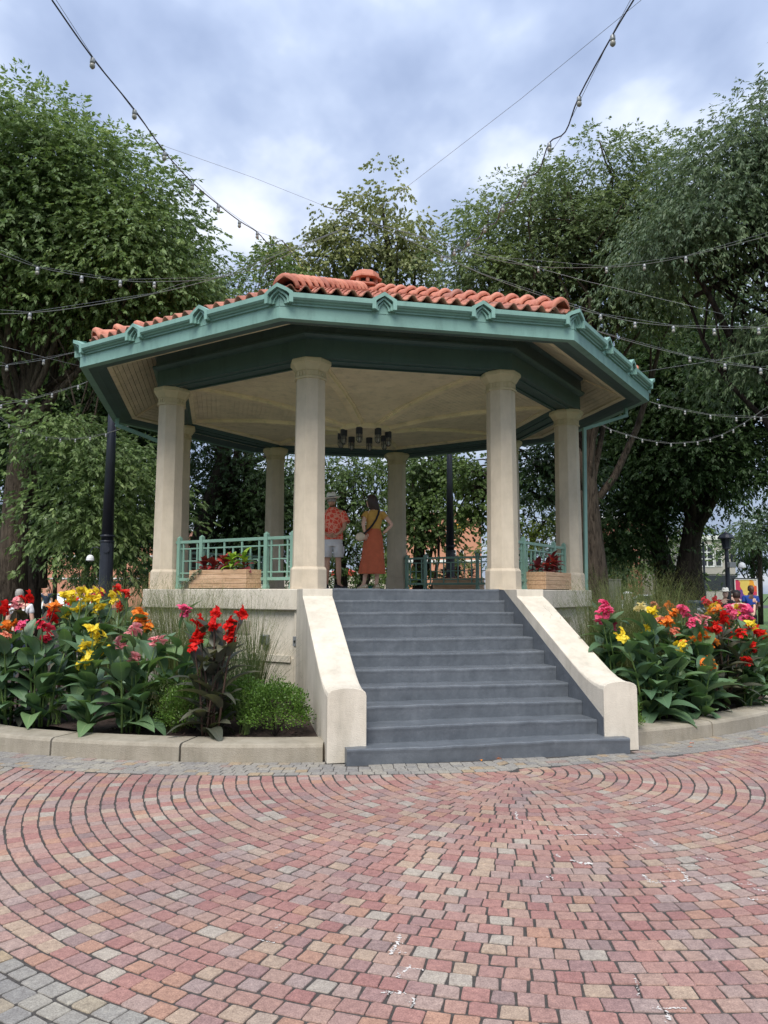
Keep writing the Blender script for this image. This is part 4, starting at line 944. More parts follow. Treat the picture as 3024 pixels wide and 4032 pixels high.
def shrub_leaves(c, R_, n, size, flat=1, shell=.55):
    d = rng.normal(size=(n, 3)); d /= np.linalg.norm(d, axis=1)[:, None]; d[:, 2] = np.abs(d[:, 2])*1.0-.25*rng.random(n)
    lump = 1+.10*np.sin(d[:, 0:1]*7+1)*np.cos(d[:, 1:2]*6)+.07*np.sin(d[:, 2:3]*11+2)
    r = (shell+(1-shell)*rng.random(n)**.5)[:, None]*lump
    P_ = np.array(c)+d*r*np.array(R_)
    ax = d+rng.normal(scale=.55, size=(n, 3)); ax[:, 2] += .35; ax /= np.linalg.norm(ax, axis=1)[:, None]
    sd_ = np.cross(ax, rng.normal(size=(n, 3))); sd_ /= np.linalg.norm(sd_, axis=1)[:, None]
    s_ = size*rng.uniform(.6, 1.3, n)[:, None]
    return np.stack([P_, P_+ax*s_*.5+sd_*s_*.28, P_+ax*s_, P_+ax*s_*.5-sd_*s_*.28], 1)
def boxwood(px, py, D, R_, label, n=6500, mat='leaf_box', size=.026, name='boxwood_shrub', cat='shrub'):
    p0 = at(px, py, D); p0.z = bedz(p0.x, p0.y) if hypot(p0.x, p0.y) < 7 else 0
    t_ = thing(name, label, cat, tuple(p0), 0)
    quadmesh('foliage', shrub_leaves((0, 0, R_[2]*.45), R_, n, size), mat, t_)
    mb = MB()
    for k in range(7):
        a = k*.9; mb.tube([(0, 0, 0), (.12*cos(a), .12*sin(a), R_[2]*.4), (R_[0]*.6*cos(a), R_[1]*.6*sin(a), R_[2]*.8)], [.012, .009, .004], 5)
    mb.build('stems', 'bark_dark', t_)
boxwood(1085, 2780, 7.95, (.36, .34, .42), 'round clipped boxwood against the left stair wall', 7000)
boxwood(760, 2780, 8.1, (.36, .34, .40), 'boxwood shrub half hidden between the pink and bronze cannas', 5500)
boxwood(960, 2760, 8.3, (.30, .3, .42), 'boxwood shrub behind the bronze canna', 4500)
boxwood(640, 2780, 8.5, (.3, .3, .4), 'boxwood shrub behind the pink canna', 3500)
boxwood(2420, 2700, 8.3, (.28, .28, .30), 'small boxwood beneath the magenta canna by the right stair wall', 3500)
def papyrus(px, py, label, n=26, h=.42):
    p0 = onax(px, py, 2, .15); t_ = thing('papyrus_plant', label, 'papyrus', tuple(p0), 0, 'dwarf papyrus at the front of the left bed'); out = []; mb = MB()
    for i in range(n):
        a = rnd.uniform(0, 6.28); L_ = h*rnd.uniform(.5, 1.1); top = Vector((cos(a)*L_*.5*rnd.random()**.6, sin(a)*L_*.5, L_)); mb.tube([(rnd.gauss(0, .02), rnd.gauss(0, .02), 0), top*.5+Vector((0, 0, .04)), top], .0022, 4)
        for j in range(16):
            b_ = rnd.uniform(0, 6.28); d = np.array([cos(b_), sin(b_), rnd.uniform(-.1, .9)])*rnd.uniform(.04, .085); s_ = np.array([-sin(b_), cos(b_), 0])*.0018; c = np.array(top); out.append([c-s_, c+s_, c+d+s_*.3, c+d-s_*.3])
    mb.build('stems', 'stem_green', t_, fix=False); quadmesh('tufts', np.array(out), 'papyrus', t_)
papyrus(*z4(1190, 850), 'bright green papyrus tuft in front of the round boxwood', 34, .48); papyrus(*z4(840, 840), 'papyrus tuft between the pink and the bronze canna', 24, .34); papyrus(*z4(1320, 845), 'low papyrus sprigs near the stair wall', 12, .22)
papyrus(*z4(270, 800), 'papyrus tuft between the two leftmost front cannas', 16, .3)
# fallen petals and leaves
for px_, py_, c_, lb in ((1975, 2988, 'orange', 'curled orange leaf lying against the bottom step'), (1895, 2996, 'orange', 'small orange petal on the setts below the stairs'), (2732, 2926, 'salmon', 'pale orange petal on the grey setts by the right kerb'), (2728, 2942, 'orange', 'orange petal on the red setts by the right kerb'), (569, 2873, 'pink', 'pink petal fallen on the mulch below the pink canna'), (2928, 2784, 'red', 'red petal at the right end of the bed')):
    z_ = .006 if py_ > 2890 else .15; p0 = onax(px_, py_, 2, z_); mb = leaf_geo(.06, .028, .9, .8, 5); o = mb.build('fallen_petal', c_, None, fix=False); o.location = p0; o.rotation_euler = (.2, -.4, rnd.uniform(0, 6)); o['label'] = lb; o['category'] = 'petal'
# ================================================================== TREES
def limb(mb, p0, p1, r0, r1, wob=.12, n=6, seg=7):
    L_ = (p1-p0).length; pts = []; rr = []
    bend = Vector((rnd.uniform(-1, 1), rnd.uniform(-1, 1), rnd.uniform(-.2, .8)))*wob*L_
    for i in range(seg):
        f = i/(seg-1); pts.append(p0.lerp(p1, f)+bend*sin(pi*f)+(Vector((rnd.gauss(0, 1), rnd.gauss(0, 1), rnd.gauss(0, 1)))*.012*L_ if 0 < i < seg-1 else Vector())); rr.append(r0*(1-f)+r1*f)
    mb.tube(pts, rr, n); return pts
tocam = lambda p_: (CP-p_).normalized()
def sprays(lobes, nspr, size_, droop=.5, leaflets=6, clump=.5, per=13, fine=1.0, aspect=.30):
    """lobes: (centre, radii). returns (N,4,3) leaflets gathered in sprays, sprays gathered in hanging pads"""
    size = size_*.66
    w = np.array([ (r[0]*r[2]) for c, r in lobes]); w = w/w.sum(); nc = max(4, int(nspr/per)); idx = rng.choice(len(lobes), nc, p=w)
    C_ = np.array([l[0] for l in lobes])[idx]; R_ = np.array([l[1] for l in lobes])[idx]
    tc_ = np.array(CP)-C_; tc_ /= np.linalg.norm(tc_, axis=1)[:, None]
    d = rng.normal(size=(nc, 3)); d /= np.linalg.norm(d, axis=1)[:, None]
    flip = ((d*tc_).sum(1) < -.15) & (rng.random(nc) < .75); d[flip] -= 2*((d[flip]*tc_[flip]).sum(1)[:, None])*tc_[flip]
    rr = (.48+.66*rng.random(nc)**.65)[:, None]; cc = C_+d*R_*rr
    dens = rng.uniform(.4, 1.6, nc)
    # sprays of each pad
    k = np.repeat(np.arange(nc), np.maximum(3, (per*dens).astype(int))); n = len(k)
    off = rng.normal(size=(n, 3))*clump*np.array([1, 1, .26])*.85; off[:, 2] -= .32*(off[:, 0]**2+off[:, 1]**2)/clump
    sp_ = cc[k]+off; sdir = off/np.maximum(.05, np.linalg.norm(off, axis=1))[:, None]*.8+d[k]*.7+rng.normal(scale=.35, size=(n, 3)); sdir[:, 2] -= droop
    sdir /= np.linalg.norm(sdir, axis=1)[:, None]
    q = np.repeat(np.arange(n), leaflets); m_ = len(q); tt = np.tile(np.arange(leaflets), n)/max(1, leaflets-1)
    ax0 = sdir[q]; side = np.cross(ax0, np.array([0, 0, 1.0])+rng.normal(scale=.25, size=(m_, 3))); side /= np.maximum(1e-6, np.linalg.norm(side, axis=1))[:, None]
    sgn = np.where(np.tile(np.arange(leaflets), n) % 2 == 0, 1, -1)[:, None]
    ang = (1-tt)[:, None]*1.0
    ax = ax0*np.cos(ang)+side*sgn*np.sin(ang); ax[:, 2] -= droop*.5; ax += rng.normal(scale=.15, size=(m_, 3)); ax /= np.linalg.norm(ax, axis=1)[:, None]
    p_ = sp_[q]+ax0*(tt[:, None]*size*1.1)
    wd = np.cross(ax, np.array([0, 0, .55])+rng.normal(scale=.8, size=(m_, 3))); wd /= np.maximum(1e-6, np.linalg.norm(wd, axis=1))[:, None]
    s_ = size*rng.uniform(.7, 1.2, m_)[:, None]; up = np.cross(wd, ax)*s_*.06
    return np.stack([p_, p_+ax*s_*.42+wd*s_*aspect*.5+up, p_+ax*s_, p_+ax*s_*.42-wd*s_*aspect*.5+up], 1), cc
def tree(name, label, basepx, D, trunk, lobes, mat, dens=1.0, size=.19, bark_='bark', r0=.35, droop=.5, clump=.5, aspect=.30, nb=26, zb=0, per=13, cat='tree', extra=None):
    """trunk: list of (u,v,r metres) up the stem in 1659-wide picture units; lobes: (u,v,ru,rv,depth shift m,depth radius m)"""
    p0 = at(basepx*K, 2330, D); p0.z = zb; t_ = thing(name, label, cat, tuple(p0))
    mb = MB(); st = [p0-Vector((0, 0, .1))]; rr = [r0*1.35]
    for u, v_, r_ in trunk: st.append(at(u*K, v_*K, D)); rr.append(r_)
    mb.tube(st, rr, 12)
    LL = []; area = 0
    for (u, v_, ru, rv, dz, dr) in lobes:
        dd = D+dz; c = at(u*K, v_*K, dd); s_ = dd/FPX*K; LL.append((np.array(c), np.array([ru*s_, dr, rv*s_]))); area += ru*rv*pi
    ns = int(area/10000*670*dens); V_, cc = sprays(LL, ns, size, droop*.8, 6, clump*1.45, per*4, aspect=aspect*1.35)
    for i in range(nb):
        tgt = Vector(cc[rng.integers(len(cc))]); f = rnd.uniform(.35, 1); j = min(len(st)-2, int(f*(len(st)-1))); s0 = st[j].lerp(st[j+1], rnd.random())
        if s0.z > tgt.z+.5: s0 = st[max(1, j-1)]
        rb = rr[j+1]*rnd.uniform(.25, .5); pts = limb(mb, s0, tgt, rb, .018, .14, 6)
        for q in range(3):
            a = pts[rnd.randrange(2, 6)]; tg = Vector(cc[rng.integers(len(cc))]); tg = a.lerp(tg, min(1, 2.2/max(.1, (tg-a).length))); limb(mb, a, tg, rb*.35, .01, .15, 4, 5)
    if extra:
        for path in extra: mb.tube([at(u*K, v_*K, D+dz) for u, v_, r_, dz in path], [r_ for u, v_, r_, dz in path], 8)
    mb.build('trunk', bark_, t_, smooth=True, off=tuple(p0), fix=False)
    quadmesh('crown', V_-np.array(p0)[None, None, :], mat, t_)
TG = 'large park trees round the gazebo'
tree('ash_tree', 'huge ash tree with furrowed trunk at the left edge of the frame', 30, 20, [(28, 1180, .36), (40, 1000, .27), (55, 860, .25), (85, 700, .22), (110, 560, .16), (130, 400, .09)],
     [(70,340,140,105,0,2.2),(-60,370,150,135,0,2.5),(215,415,115,105,0,2),(310,520,95,115,0,2),(150,520,200,150,.5,2.2),(-60,540,130,150,0,2.5),(385,590,38,55,0,.8),(260,620,150,110,.8,2),(350,660,60,80,1,1.2),
      (140,930,75,50,-1,1.6),(240,980,70,55,-.5,1.6),(175,1070,60,45,-1,1.4),(290,1070,45,75,0,1.4),(200,1130,60,35,-1,1.2)], 'leaf_ash_fresh', 1.15, .20, nb=34, droop=.6,
     extra=[[(55, 1120, .14, .3), (85, 980, .12, .3), (118, 800, .11, .4), (135, 620, .08, .5)]])
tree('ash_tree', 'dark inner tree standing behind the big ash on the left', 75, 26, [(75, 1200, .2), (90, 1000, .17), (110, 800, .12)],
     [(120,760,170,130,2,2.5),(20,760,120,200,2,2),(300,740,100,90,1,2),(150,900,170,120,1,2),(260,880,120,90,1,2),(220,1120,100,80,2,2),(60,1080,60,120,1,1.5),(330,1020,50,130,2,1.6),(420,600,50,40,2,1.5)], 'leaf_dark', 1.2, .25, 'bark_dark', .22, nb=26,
     extra=[[(90, 1270, .2, 0), (90, 1160, .18, 0), (110, 1120, .1, 0), (150, 1085, .07, 0), (190, 1060, .05, 0)]])
tree('lime_tree', 'small pale green tree showing above the left roof slope', 540, 33, [(540, 1000, .16), (545, 700, .1)], [(560,600,70,40,0,2),(500,640,50,40,0,1.8),(440,640,50,50,0,1.5),(600,580,40,40,0,1.5)], 'leaf_mid', .8, .24, nb=14)
tree('yellowing_tree', 'thin-leaved yellowish tree rising straight behind the roof finial', 850, 37, [(850, 1000, .25), (845, 700, .2), (840, 560, .14), (825, 440, .06)],
     [(830,420,55,55,0,2),(880,480,45,60,0,2),(790,480,45,60,0,2),(850,560,110,60,0,2.5),(710,480,45,28,0,1.2),(670,510,35,25,0,1),(600,545,40,28,0,1),(740,560,70,45,0,1.5),(900,580,60,60,1,2),(640,570,60,30,0,1),(860,400,30,40,0,1),(760,540,90,50,0,1.5)], 'leaf_olive', .62, .24, 'bark_dark', .3, nb=20, droop=.8, clump=.42, per=10, aspect=.5)
tree('dome_tree', 'broad dome-shaped tree behind the right roof slope with a trunk beside the rightmost column', 1287, 23, [(1285, 1240, .38), (1275, 1150, .34), (1262, 1000, .30), (1265, 850, .25), (1275, 700, .2), (1270, 560, .12)],
     [(1110,470,110,80,0,2),(1250,420,120,80,0,2.4),(1370,430,90,80,0,2.2),(1180,540,160,90,0,2.4),(1330,540,170,100,0,2.5),(1030,540,70,70,0,1.5),(1420,600,120,100,0,2.4),(1120,600,140,40,0,2),(1300,650,120,60,0,2)], 'leaf_dome', 1.2, .17, nb=34, clump=.42)
tree('drooping_tree', 'tall blue-green drooping tree cut by the right edge of the frame', 1790, 17, [(1770, 1200, .33), (1750, 1000, .28), (1735, 800, .25), (1700, 600, .2), (1660, 400, .1)],
     [(1655,275,85,90,0,1.6),(1560,345,70,70,0,1.5),(1490,435,80,70,0,1.5),(1600,400,120,100,0,1.8),(1440,520,60,50,0,1.2),(1530,500,90,50,0,1.5),(1690,500,60,80,0,1.5),(1720,330,80,130,0,1.5),(1650,690,60,60,0,1.2),(1660,750,60,60,0,1.2)], 'leaf_blue', 1.15, .17, 'bark_dark', nb=26, droop=1.0, aspect=.22,
     extra=[[(1655, 560, .1, 0), (1580, 600, .07, 0), (1500, 640, .05, 0)]])
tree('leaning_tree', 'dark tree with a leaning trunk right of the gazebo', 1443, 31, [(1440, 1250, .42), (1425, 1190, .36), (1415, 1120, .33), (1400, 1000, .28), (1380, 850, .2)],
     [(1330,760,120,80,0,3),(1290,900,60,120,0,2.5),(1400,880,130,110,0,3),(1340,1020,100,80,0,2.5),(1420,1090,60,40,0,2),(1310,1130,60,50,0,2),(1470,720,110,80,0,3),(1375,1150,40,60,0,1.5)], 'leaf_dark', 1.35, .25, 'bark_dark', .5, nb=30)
tree('forked_tree', 'dark tree with a hollow forked trunk far right', 1480, 29, [(1488, 1230, .48), (1492, 1170, .36), (1500, 1130, .38), (1505, 1080, .36), (1495, 1000, .28), (1490, 880, .2)],
     [(1480,830,130,100,0,3),(1590,880,100,110,0,3),(1540,980,110,60,0,2.5),(1450,960,80,90,0,2.5),(1600,1020,80,50,0,2.5),(1530,700,100,60,0,2.5),(1620,780,70,80,0,2)], 'leaf_dark', 1.15, .25, 'bark_dark', .6, nb=30,
     extra=[[(1500, 1110, .3, 0), (1530, 1060, .26, 0), (1570, 1020, .16, 0), (1600, 960, .12, 0), (1640, 930, .06, 0)], [(1500, 1110, .3, 0), (1455, 1050, .2, 0), (1420, 1020, .12, 0), (1390, 990, .08, 0)]])
tree('bright_tree', 'brightly lit green tree between the dark trunks on the right', 1420, 50, [(1420, 1200, .15)], [(1430,1150,110,40,6,3),(1455,1200,40,50,0,2.5),(1500,1050,90,45,8,3)], 'leaf_mid', .8, .3, nb=8)
tree('lime_tree', 'yellow-green tree seen between the two right-hand columns', 1150, 33, [(1150, 1150, .12)], [(1160,1110,55,50,0,2),(1150,1160,60,30,0,2),(1130,1060,40,40,0,2)], 'leaf_lime', 1.2, .2, 'bark_dark', .12, nb=8, droop=.3)
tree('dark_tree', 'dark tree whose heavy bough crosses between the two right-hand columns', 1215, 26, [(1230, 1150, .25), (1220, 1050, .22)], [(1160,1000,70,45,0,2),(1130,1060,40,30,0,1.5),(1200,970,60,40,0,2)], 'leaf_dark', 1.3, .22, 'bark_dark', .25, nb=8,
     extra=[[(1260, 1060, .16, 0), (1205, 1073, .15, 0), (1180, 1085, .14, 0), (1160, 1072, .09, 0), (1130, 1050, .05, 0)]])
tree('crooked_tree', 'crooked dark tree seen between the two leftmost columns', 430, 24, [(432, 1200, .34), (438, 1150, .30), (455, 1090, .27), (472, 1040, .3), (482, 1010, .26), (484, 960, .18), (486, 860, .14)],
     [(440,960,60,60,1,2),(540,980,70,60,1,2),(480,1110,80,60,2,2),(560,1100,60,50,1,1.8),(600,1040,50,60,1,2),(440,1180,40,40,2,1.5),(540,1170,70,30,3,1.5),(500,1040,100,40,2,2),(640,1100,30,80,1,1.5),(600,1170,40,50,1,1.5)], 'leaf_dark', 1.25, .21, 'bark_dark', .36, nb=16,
     extra=[[(472, 1050, .26, 0), (505, 1022, .16, 0), (540, 1000, .12, 0), (580, 985, .07, 0)], [(480, 1030, .2, 0), (512, 990, .13, 0), (516, 930, .1, 0)], [(495, 1062, .12, 0), (540, 1062, .08, 0), (600, 1072, .05, 0)], [(484, 1000, .15, 0), (465, 960, .1, 0), (442, 930, .09, 0)]])
tree('leafy_tree', 'mid green tree behind the standing couple', 740, 29, [(735, 1200, .2), (740, 1050, .15)], [(730,1010,60,60,0,2),(790,1000,50,50,0,2),(760,1080,70,60,0,2),(720,1140,40,60,0,1.6),(790,1150,50,50,0,1.6),(745,1210,40,40,1,1.5),(660,1020,60,80,1,2),(830,1080,30,100,1,1.5)], 'leaf_mid', .8, .2, 'bark_dark', .25, nb=14)
tree('linden_tree', 'dense linden with rounded leaves seen just left of the black pole', 905, 26, [(905, 1200, .2), (910, 1080, .15)], [(900,1070,55,80,0,1.8),(890,1000,60,60,0,1.8),(920,1130,45,60,0,1.6),(880,1170,40,50,0,1.4),(945,1010,40,30,.5,1.4),(900,1240,30,30,0,1)], 'leaf_mid', 1.1, .14, 'bark_dark', .22, nb=12, aspect=.75, droop=.8, clump=.3)
tree('hanging_tree', 'maple bough hanging down right of the black pole', 1100, 22, [(1100, 1000, .2), (1080, 930, .2)], [(1020,1000,45,40,0,1.2),(1005,1060,30,50,0,1),(1035,1090,26,40,0,.9),(1010,1120,10,20,0,.5),(1045,1040,20,40,0,.8)], 'leaf_mid', .9, .13, 'bark_dark', .2, nb=12, aspect=.8, droop=.7, clump=.26)
for (u, v_, ru, rv, D_, m_, lb) in ((120,1190,60,50,42,'leaf_mid','small tree beside the walking man far left'),(190,1190,60,50,45,'leaf_dark','dark round tree in front of the salmon building far left'),(270,1160,70,60,44,'leaf_mid','round street tree behind the left black pole'),(320,1230,40,40,46,'leaf_dark','low street tree between pole and leftmost column'),
    (985,1200,18,28,48,'leaf_mid','conical young tree in front of the orange building'),(1350,1220,60,50,46,'leaf_mid','young street tree behind the grey panel'),(1625,1170,45,55,42,'leaf_dark','dark street tree behind the painting'),(1640,1110,50,80,40,'leaf_blue','feathery street tree at the far right edge'),(1310,1200,35,60,40,'leaf_dark','dark street tree next to the large trunk right of the gazebo'),
    (670,1230,40,40,44,'leaf_dark','street tree hidden behind the front-left column'),(790,1230,40,30,44,'leaf_mid','low street tree behind the couple'),(480,1240,60,30,44,'leaf_mid','low street tree behind the front-left railing'),(1150,1230,40,40,44,'leaf_mid','street tree behind the right-hand railing')):
    tree('street_tree', lb, u, D_, [(u, v_, .1)], [(u,v_,ru,rv,0,ru*D_/1662*.8),(u-ru*.4,v_+rv*.3,ru*.6,rv*.6,0,1.2),(u+ru*.4,v_+rv*.2,ru*.6,rv*.6,0,1.2)], m_, .75, .26, 'bark_dark', .1, nb=6, clump=.4)
# hedge on the right
Vh = []
p0 = at(2900, 2400, 13.5); t_ = thing('hedge', 'low leafy green hedge behind the right flower bed', 'hedge', (p0.x, p0.y, 0))
Vh = shrub_leaves((0, 0, .25), (2.6, .5, .62), 9000, .055, shell=.6); quadmesh('foliage', Vh, 'leaf_mid', t_)
MB().box(-2.0, 2.0, -.25, .25, 0, .5).build('inner_branches', 'bark_dark', t_)
# ================================================================== POLES, LAMPS
def tall_pole(u, D, label, h=7.0, r=.155):
    p0 = at(u*K, 2330, D); p0.z = 0; t_ = thing('light_pole', label, 'pole', tuple(p0), 0, 'tall black poles carrying the string lights')
    MB().lathe([(r*1.5, 0), (r*1.5, .3), (r*1.15, .4), (r*1.1, 2.65), (r*1.02, 2.7)], 20).build('base', 'black_metal', t_)
    MB().lathe([(r*1.0, 2.7), (r*.6, h), (r*.3, h+.05)], 20).build('shaft', 'black_metal', t_, smooth=True)
    for z in (2.66, 2.78): MB().lathe([(r*1.18, z), (r*1.22, z+.02), (r*1.18, z+.04)], 20).build('band', 'black_metal', t_)
    MB().lathe([(.07, 0), (.07, .03)], 14, M=T((0, -r*1.05, 2.5)) @ Matrix.Rotation(pi/2, 4, 'X')).build('hatch', 'black_metal', t_)
    return t_, p0
tall_pole(227.5, 16.5, 'tall black metal pole left of the gazebo with a white arm lamp', 6.2, .128); tall_pole(973, 20, 'tall black metal pole behind the gazebo between two columns', 6.0, .105)
p0 = at(398, 2165, 16.5); t_ = thing('arm_lamp', 'small white dome lamp on a curved arm fixed to the left black pole', 'lamp', tuple(p0))
dxv = -_r
def arm_lamp(t_, sg=1, s=1.0, mat='white_metal'):
    pts = [Vector((0, 0, 0)), dxv*sg*.1*s+Vector((0, 0, .07*s)), dxv*sg*.2*s+Vector((0, 0, .05*s)), dxv*sg*.25*s+Vector((0, 0, -.04*s)), dxv*sg*.25*s+Vector((0, 0, -.12*s))]
    MB().tube(pts, .012*s, 6).build('arm', 'black_metal', t_, smooth=True)
    c = pts[-1]; MB().lathe([(.03*s, .0), (.07*s, -.03*s), (.09*s, -.08*s), (.095*s, -.13*s), (.06*s, -.15*s)], 16, M=T(c)).build('shade', mat, t_, smooth=False)
    MB().box(-.02, .02, -.02, .02, -.12, .1).build('bracket', 'black_metal', t_)
arm_lamp(t_, 1, .9)
def lantern_post(px, D, ztop, label, full=True):
    p0 = at(px, 2330, D); p0.z = 0; t_ = thing('street_lamp', label, 'street lamp', tuple(p0), 0, 'black lantern lamp posts in the park'); z = ztop
    MB().lathe([(.13, 0), (.13, .4), (.08, .5), (.065, z-.9), (.05, z-.55)], 12).build('post', 'black_metal', t_)
    MB().lathe([(.05, z-.56), (.12, z-.52), (.12, z-.48), (.16, z-.22)], 8).build('lantern_cage', 'black_metal', t_)
    MB().lathe([(.09, z-.47), (.13, z-.24)], 8, ph=.2).build('glass', 'lamp_glass', t_)
    MB().lathe([(.24, z-.23), (.25, z-.2), (.17, z-.1), (.05, z-.05), (.03, z)], 14).build('lantern_cap', 'black_metal', t_)
    return p0
lantern_post(2868, 23, 3.45, 'black lantern lamp post behind the right flower bed'); lantern_post(1882, 40, 3.85, 'small distant black lantern post seen over the far railing')
p0 = at(2880, 2195, 22.9); t_ = thing('arm_lamp', 'small white dome lamp on a curved arm fixed to the right lamp post', 'lamp', tuple(p0)); arm_lamp(t_, -1, 1.2)
MB().box(-.11, .11, -.06, .06, -.30, -.14).build('control_box', 'grey_metal', t_, bevel=.01)
for px_, D_, lb in ((2458, 48, 'thin dark sign pole behind the grey panel'), (2776, 45, 'thin traffic-light pole in front of the glazed building')):
    p0 = at(px_, 2330, D_); p0.z = 0; o = MB().lathe([(.11, 0), (.11, .5), (.07, .55), (.06, 4.6)], 10).build('street_pole', 'black_metal'); o.location = p0; o['label'] = lb; o['category'] = 'pole'
# ================================================================== STRING LIGHTS
def catline(pts, D0, D1):
    P_ = []; n = len(pts)
    L_ = [0]
    for a, b_ in zip(pts[:-1], pts[1:]): L_.append(L_[-1]+hypot(a[0]-b_[0], a[1]-b_[1]))
    for (x, y), l in zip(pts, L_):
        f = l/L_[-1]; D = 1/((1-f)/D0+f/D1); P_.append(at(x, y, D))
    return P_
def smooth(P_, k=4):
    out = []
    for i in range(len(P_)-1):
        p0, p1, p2, p3 = P_[max(0, i-1)], P_[i], P_[i+1], P_[min(len(P_)-1, i+2)]
        for j in range(k):
            t_ = j/k; out.append(.5*((2*p1)+(p2-p0)*t_+(2*p0-5*p1+4*p2-p3)*t_*t_+(3*p1-p0-3*p2+p3)*t_**3))
    out.append(P_[-1]); return out
skm = None
def bulb_parts():
    a = MB().lathe([(.014, .0), (.022, -.008), (.024, -.045), (.020, -.055)], 10).mesh('socket', 'grey_metal', True)
    b_ = MB().lathe([(.018, -.054), (.025, -.07), (.024, -.088), (.013, -.102), (.002, -.105)], 10).mesh('bulb', 'lamp_glass', True); return a, b_
SK, BU = bulb_parts()
def string(label, pts, bulbs, D0, D1, rad=.006, support=True, bs=1.0, name='string_light'):
    P_ = catline(pts, D0, D1); o0 = P_[0].copy(); t_ = thing(name, label, 'string lights', tuple(o0), 0, 'strings of bulbs over the plaza')
    sc = Vector((0, 0, 0))
    MB().tube([q-o0 for q in smooth(P_)], rad, 5).build('cable', 'black_metal' if rad > .006 else 'wire_grey', t_, smooth=True, fix=False)
    if support: MB().tube([P_[0]-o0+Vector((0, 0, .05))]+[q-o0+Vector((0, 0, .012)) for q in P_[1:-1:2]]+[P_[-1]-o0], rad*.35, 4).build('support_wire', 'grey_metal', t_, smooth=True, fix=False)
    xs = pts; L_ = [0]
    for a, b_ in zip(pts[:-1], pts[1:]): L_.append(L_[-1]+hypot(a[0]-b_[0], a[1]-b_[1]))
    sm_ = smooth(P_, 12)
    for (bx, by) in bulbs:
        r_ = ray(bx, by).normalized(); best = min(sm_, key=lambda q: ((q-CP)-r_*((q-CP).dot(r_))).length)
        for me in (SK, BU):
            o = inst(me.name.split('.')[0], me, t_); o.location = best-o0; o.scale = (bs*.8,)*3
HUB = (1434, 868)
b1_ = [(365, 228), (530, 432), (648, 598), (757, 718), (860, 806), (943, 870), (1013, 914)]
string('thick black string of bulbs crossing the sky from the top left', [(205, 0)]+b1_+[(1065, 965), (1110, 948), (1150, 1000)], b1_, 6.2, 13.5, .0075, True, 1.25)
b2_ = [(2412, 138), (2280, 380), (2163, 562), (2067, 703), (1980, 806), (1910, 888), (1845, 942), (1790, 982), (1740, 1006)]
sag = []
for a, b_ in zip(b2_[1:-1], b2_[2:]): sag += [a, (a[0]*.42+b_[0]*.58+14, a[1]*.30+b_[1]*.70+12)]
string('thick black string of bulbs dropping from the top right', [(2495, 0), b2_[0]]+sag+[b2_[-1]], b2_, 6.2, 13.5, .0075, True, 1.25)
def wire(label, pts, D0, D1, rad=.003):
    P_ = catline(pts, D0, D1); o0 = P_[0].copy(); o = MB().tube([q-o0 for q in P_], rad, 4).build('guy_wire', 'grey_metal', smooth=True, fix=False); o.location = o0; o['label'] = label; o['category'] = 'wire'
wire('thin straight wire from the roof centre up to the top right corner', [HUB, (1610, 730), (2050, 390), (2525, 0)], 14, 6.5)
wire('thin wire running from the roof centre left behind the big ash', [HUB, (1375, 850), (1000, 700), (660, 580), (350, 460), (30, 350)], 14, 11)
b = [(148, 1052), (322, 1086), (474, 1104), (608, 1110)]
string('string of bulbs leaving the left edge above the roof corner', [(0, 1000)]+b+[(850, 1095), (1050, 1040), (1250, 945), HUB], b, 9, 14.2, .005, True, 1.15)
b = [(118, 1232)]
string('string with one bulb just above the roof corner at left', [(0, 1236)]+b+[(300, 1212), (600, 1158), (900, 1080), (1200, 960), HUB], b, 9, 14.2, .005, True, 1.1)
b = [(27, 1438), (172, 1416)]
string('string of bulbs running behind the left eave corner', [(0, 1440)]+b+[(305, 1384)], b, 11, 13.5, .005, True, 1.1)
wire('thin wire crossing the left trees towards the eave', [(0, 1362), (180, 1408), (310, 1440)], 12, 14)
b = [(3, 1594), (105, 1576), (205, 1550), (308, 1518)]
string('string of bulbs ending under the left eave', [(0, 1594)]+b[1:]+[(345, 1502)], b, 13, 14, .005, True, 1.0)
b = [(36, 1672), (83, 1694), (183, 1721), (238, 1728), (297, 1729), (355, 1722), (417, 1708)]
string('low sagging string of small bulbs before the left trees', [(0, 1650)]+b+[(560, 1660)], b, 16, 17, .005, True, .95)
b = [(2700, 1010), (2537, 1040), (2388, 1052), (2120, 1050)]
string('string of bulbs from the roof centre to the right edge high up', [(3024, 930)]+b+[(1900, 1010), (1650, 930), HUB], b, 10, 14.2, .005, True, 1.1)
b = [(2365, 1238), (2500, 1268), (2651, 1284), (2812, 1294), (2987, 1291)]
string('string of bulbs just above the right eave corner', [(3024, 1288)]+b[::-1]+[(2270, 1212), (1900, 1080), (1600, 940), HUB], b, 9.5, 14.2, .005, True, 1.1)
b = [(2716, 1405), (2854, 1432), (2995, 1450)]
string('string of three bulbs level with the right eave corner', [(3024, 1455)]+b[::-1]+[(2500, 1350), (2300, 1288)], b, 10, 14, .005, True, 1.1)
b = [(2596, 1594), (2697, 1617), (2797, 1634), (2899, 1643), (2996, 1643)]
string('string of bulbs leaving the tip of the right eave', [(3024, 1643)]+b[::-1]+[(2555, 1580)], b, 13, 14.5, .005, True, 1.0)
b = [(2405, 1692), (2466, 1712), (2529, 1730), (2586, 1741), (2642, 1746), (2696, 1744), (2747, 1739), (2796, 1728), (2843, 1712), (2887, 1691), (2930, 1666), (2971, 1639)]
string('deeply sagging string of many bulbs right of the rightmost column', [(2330, 1655)]+b+[(3024, 1600)], b, 17, 15, .005, True, .95)
b = [(2100, 1812), (2130, 1815), (2158, 1813)]
string('short string of bulbs seen between the two right-hand columns', [(2050, 1790)]+b+[(2195, 1800)], b, 18, 18, .005, True, .95)
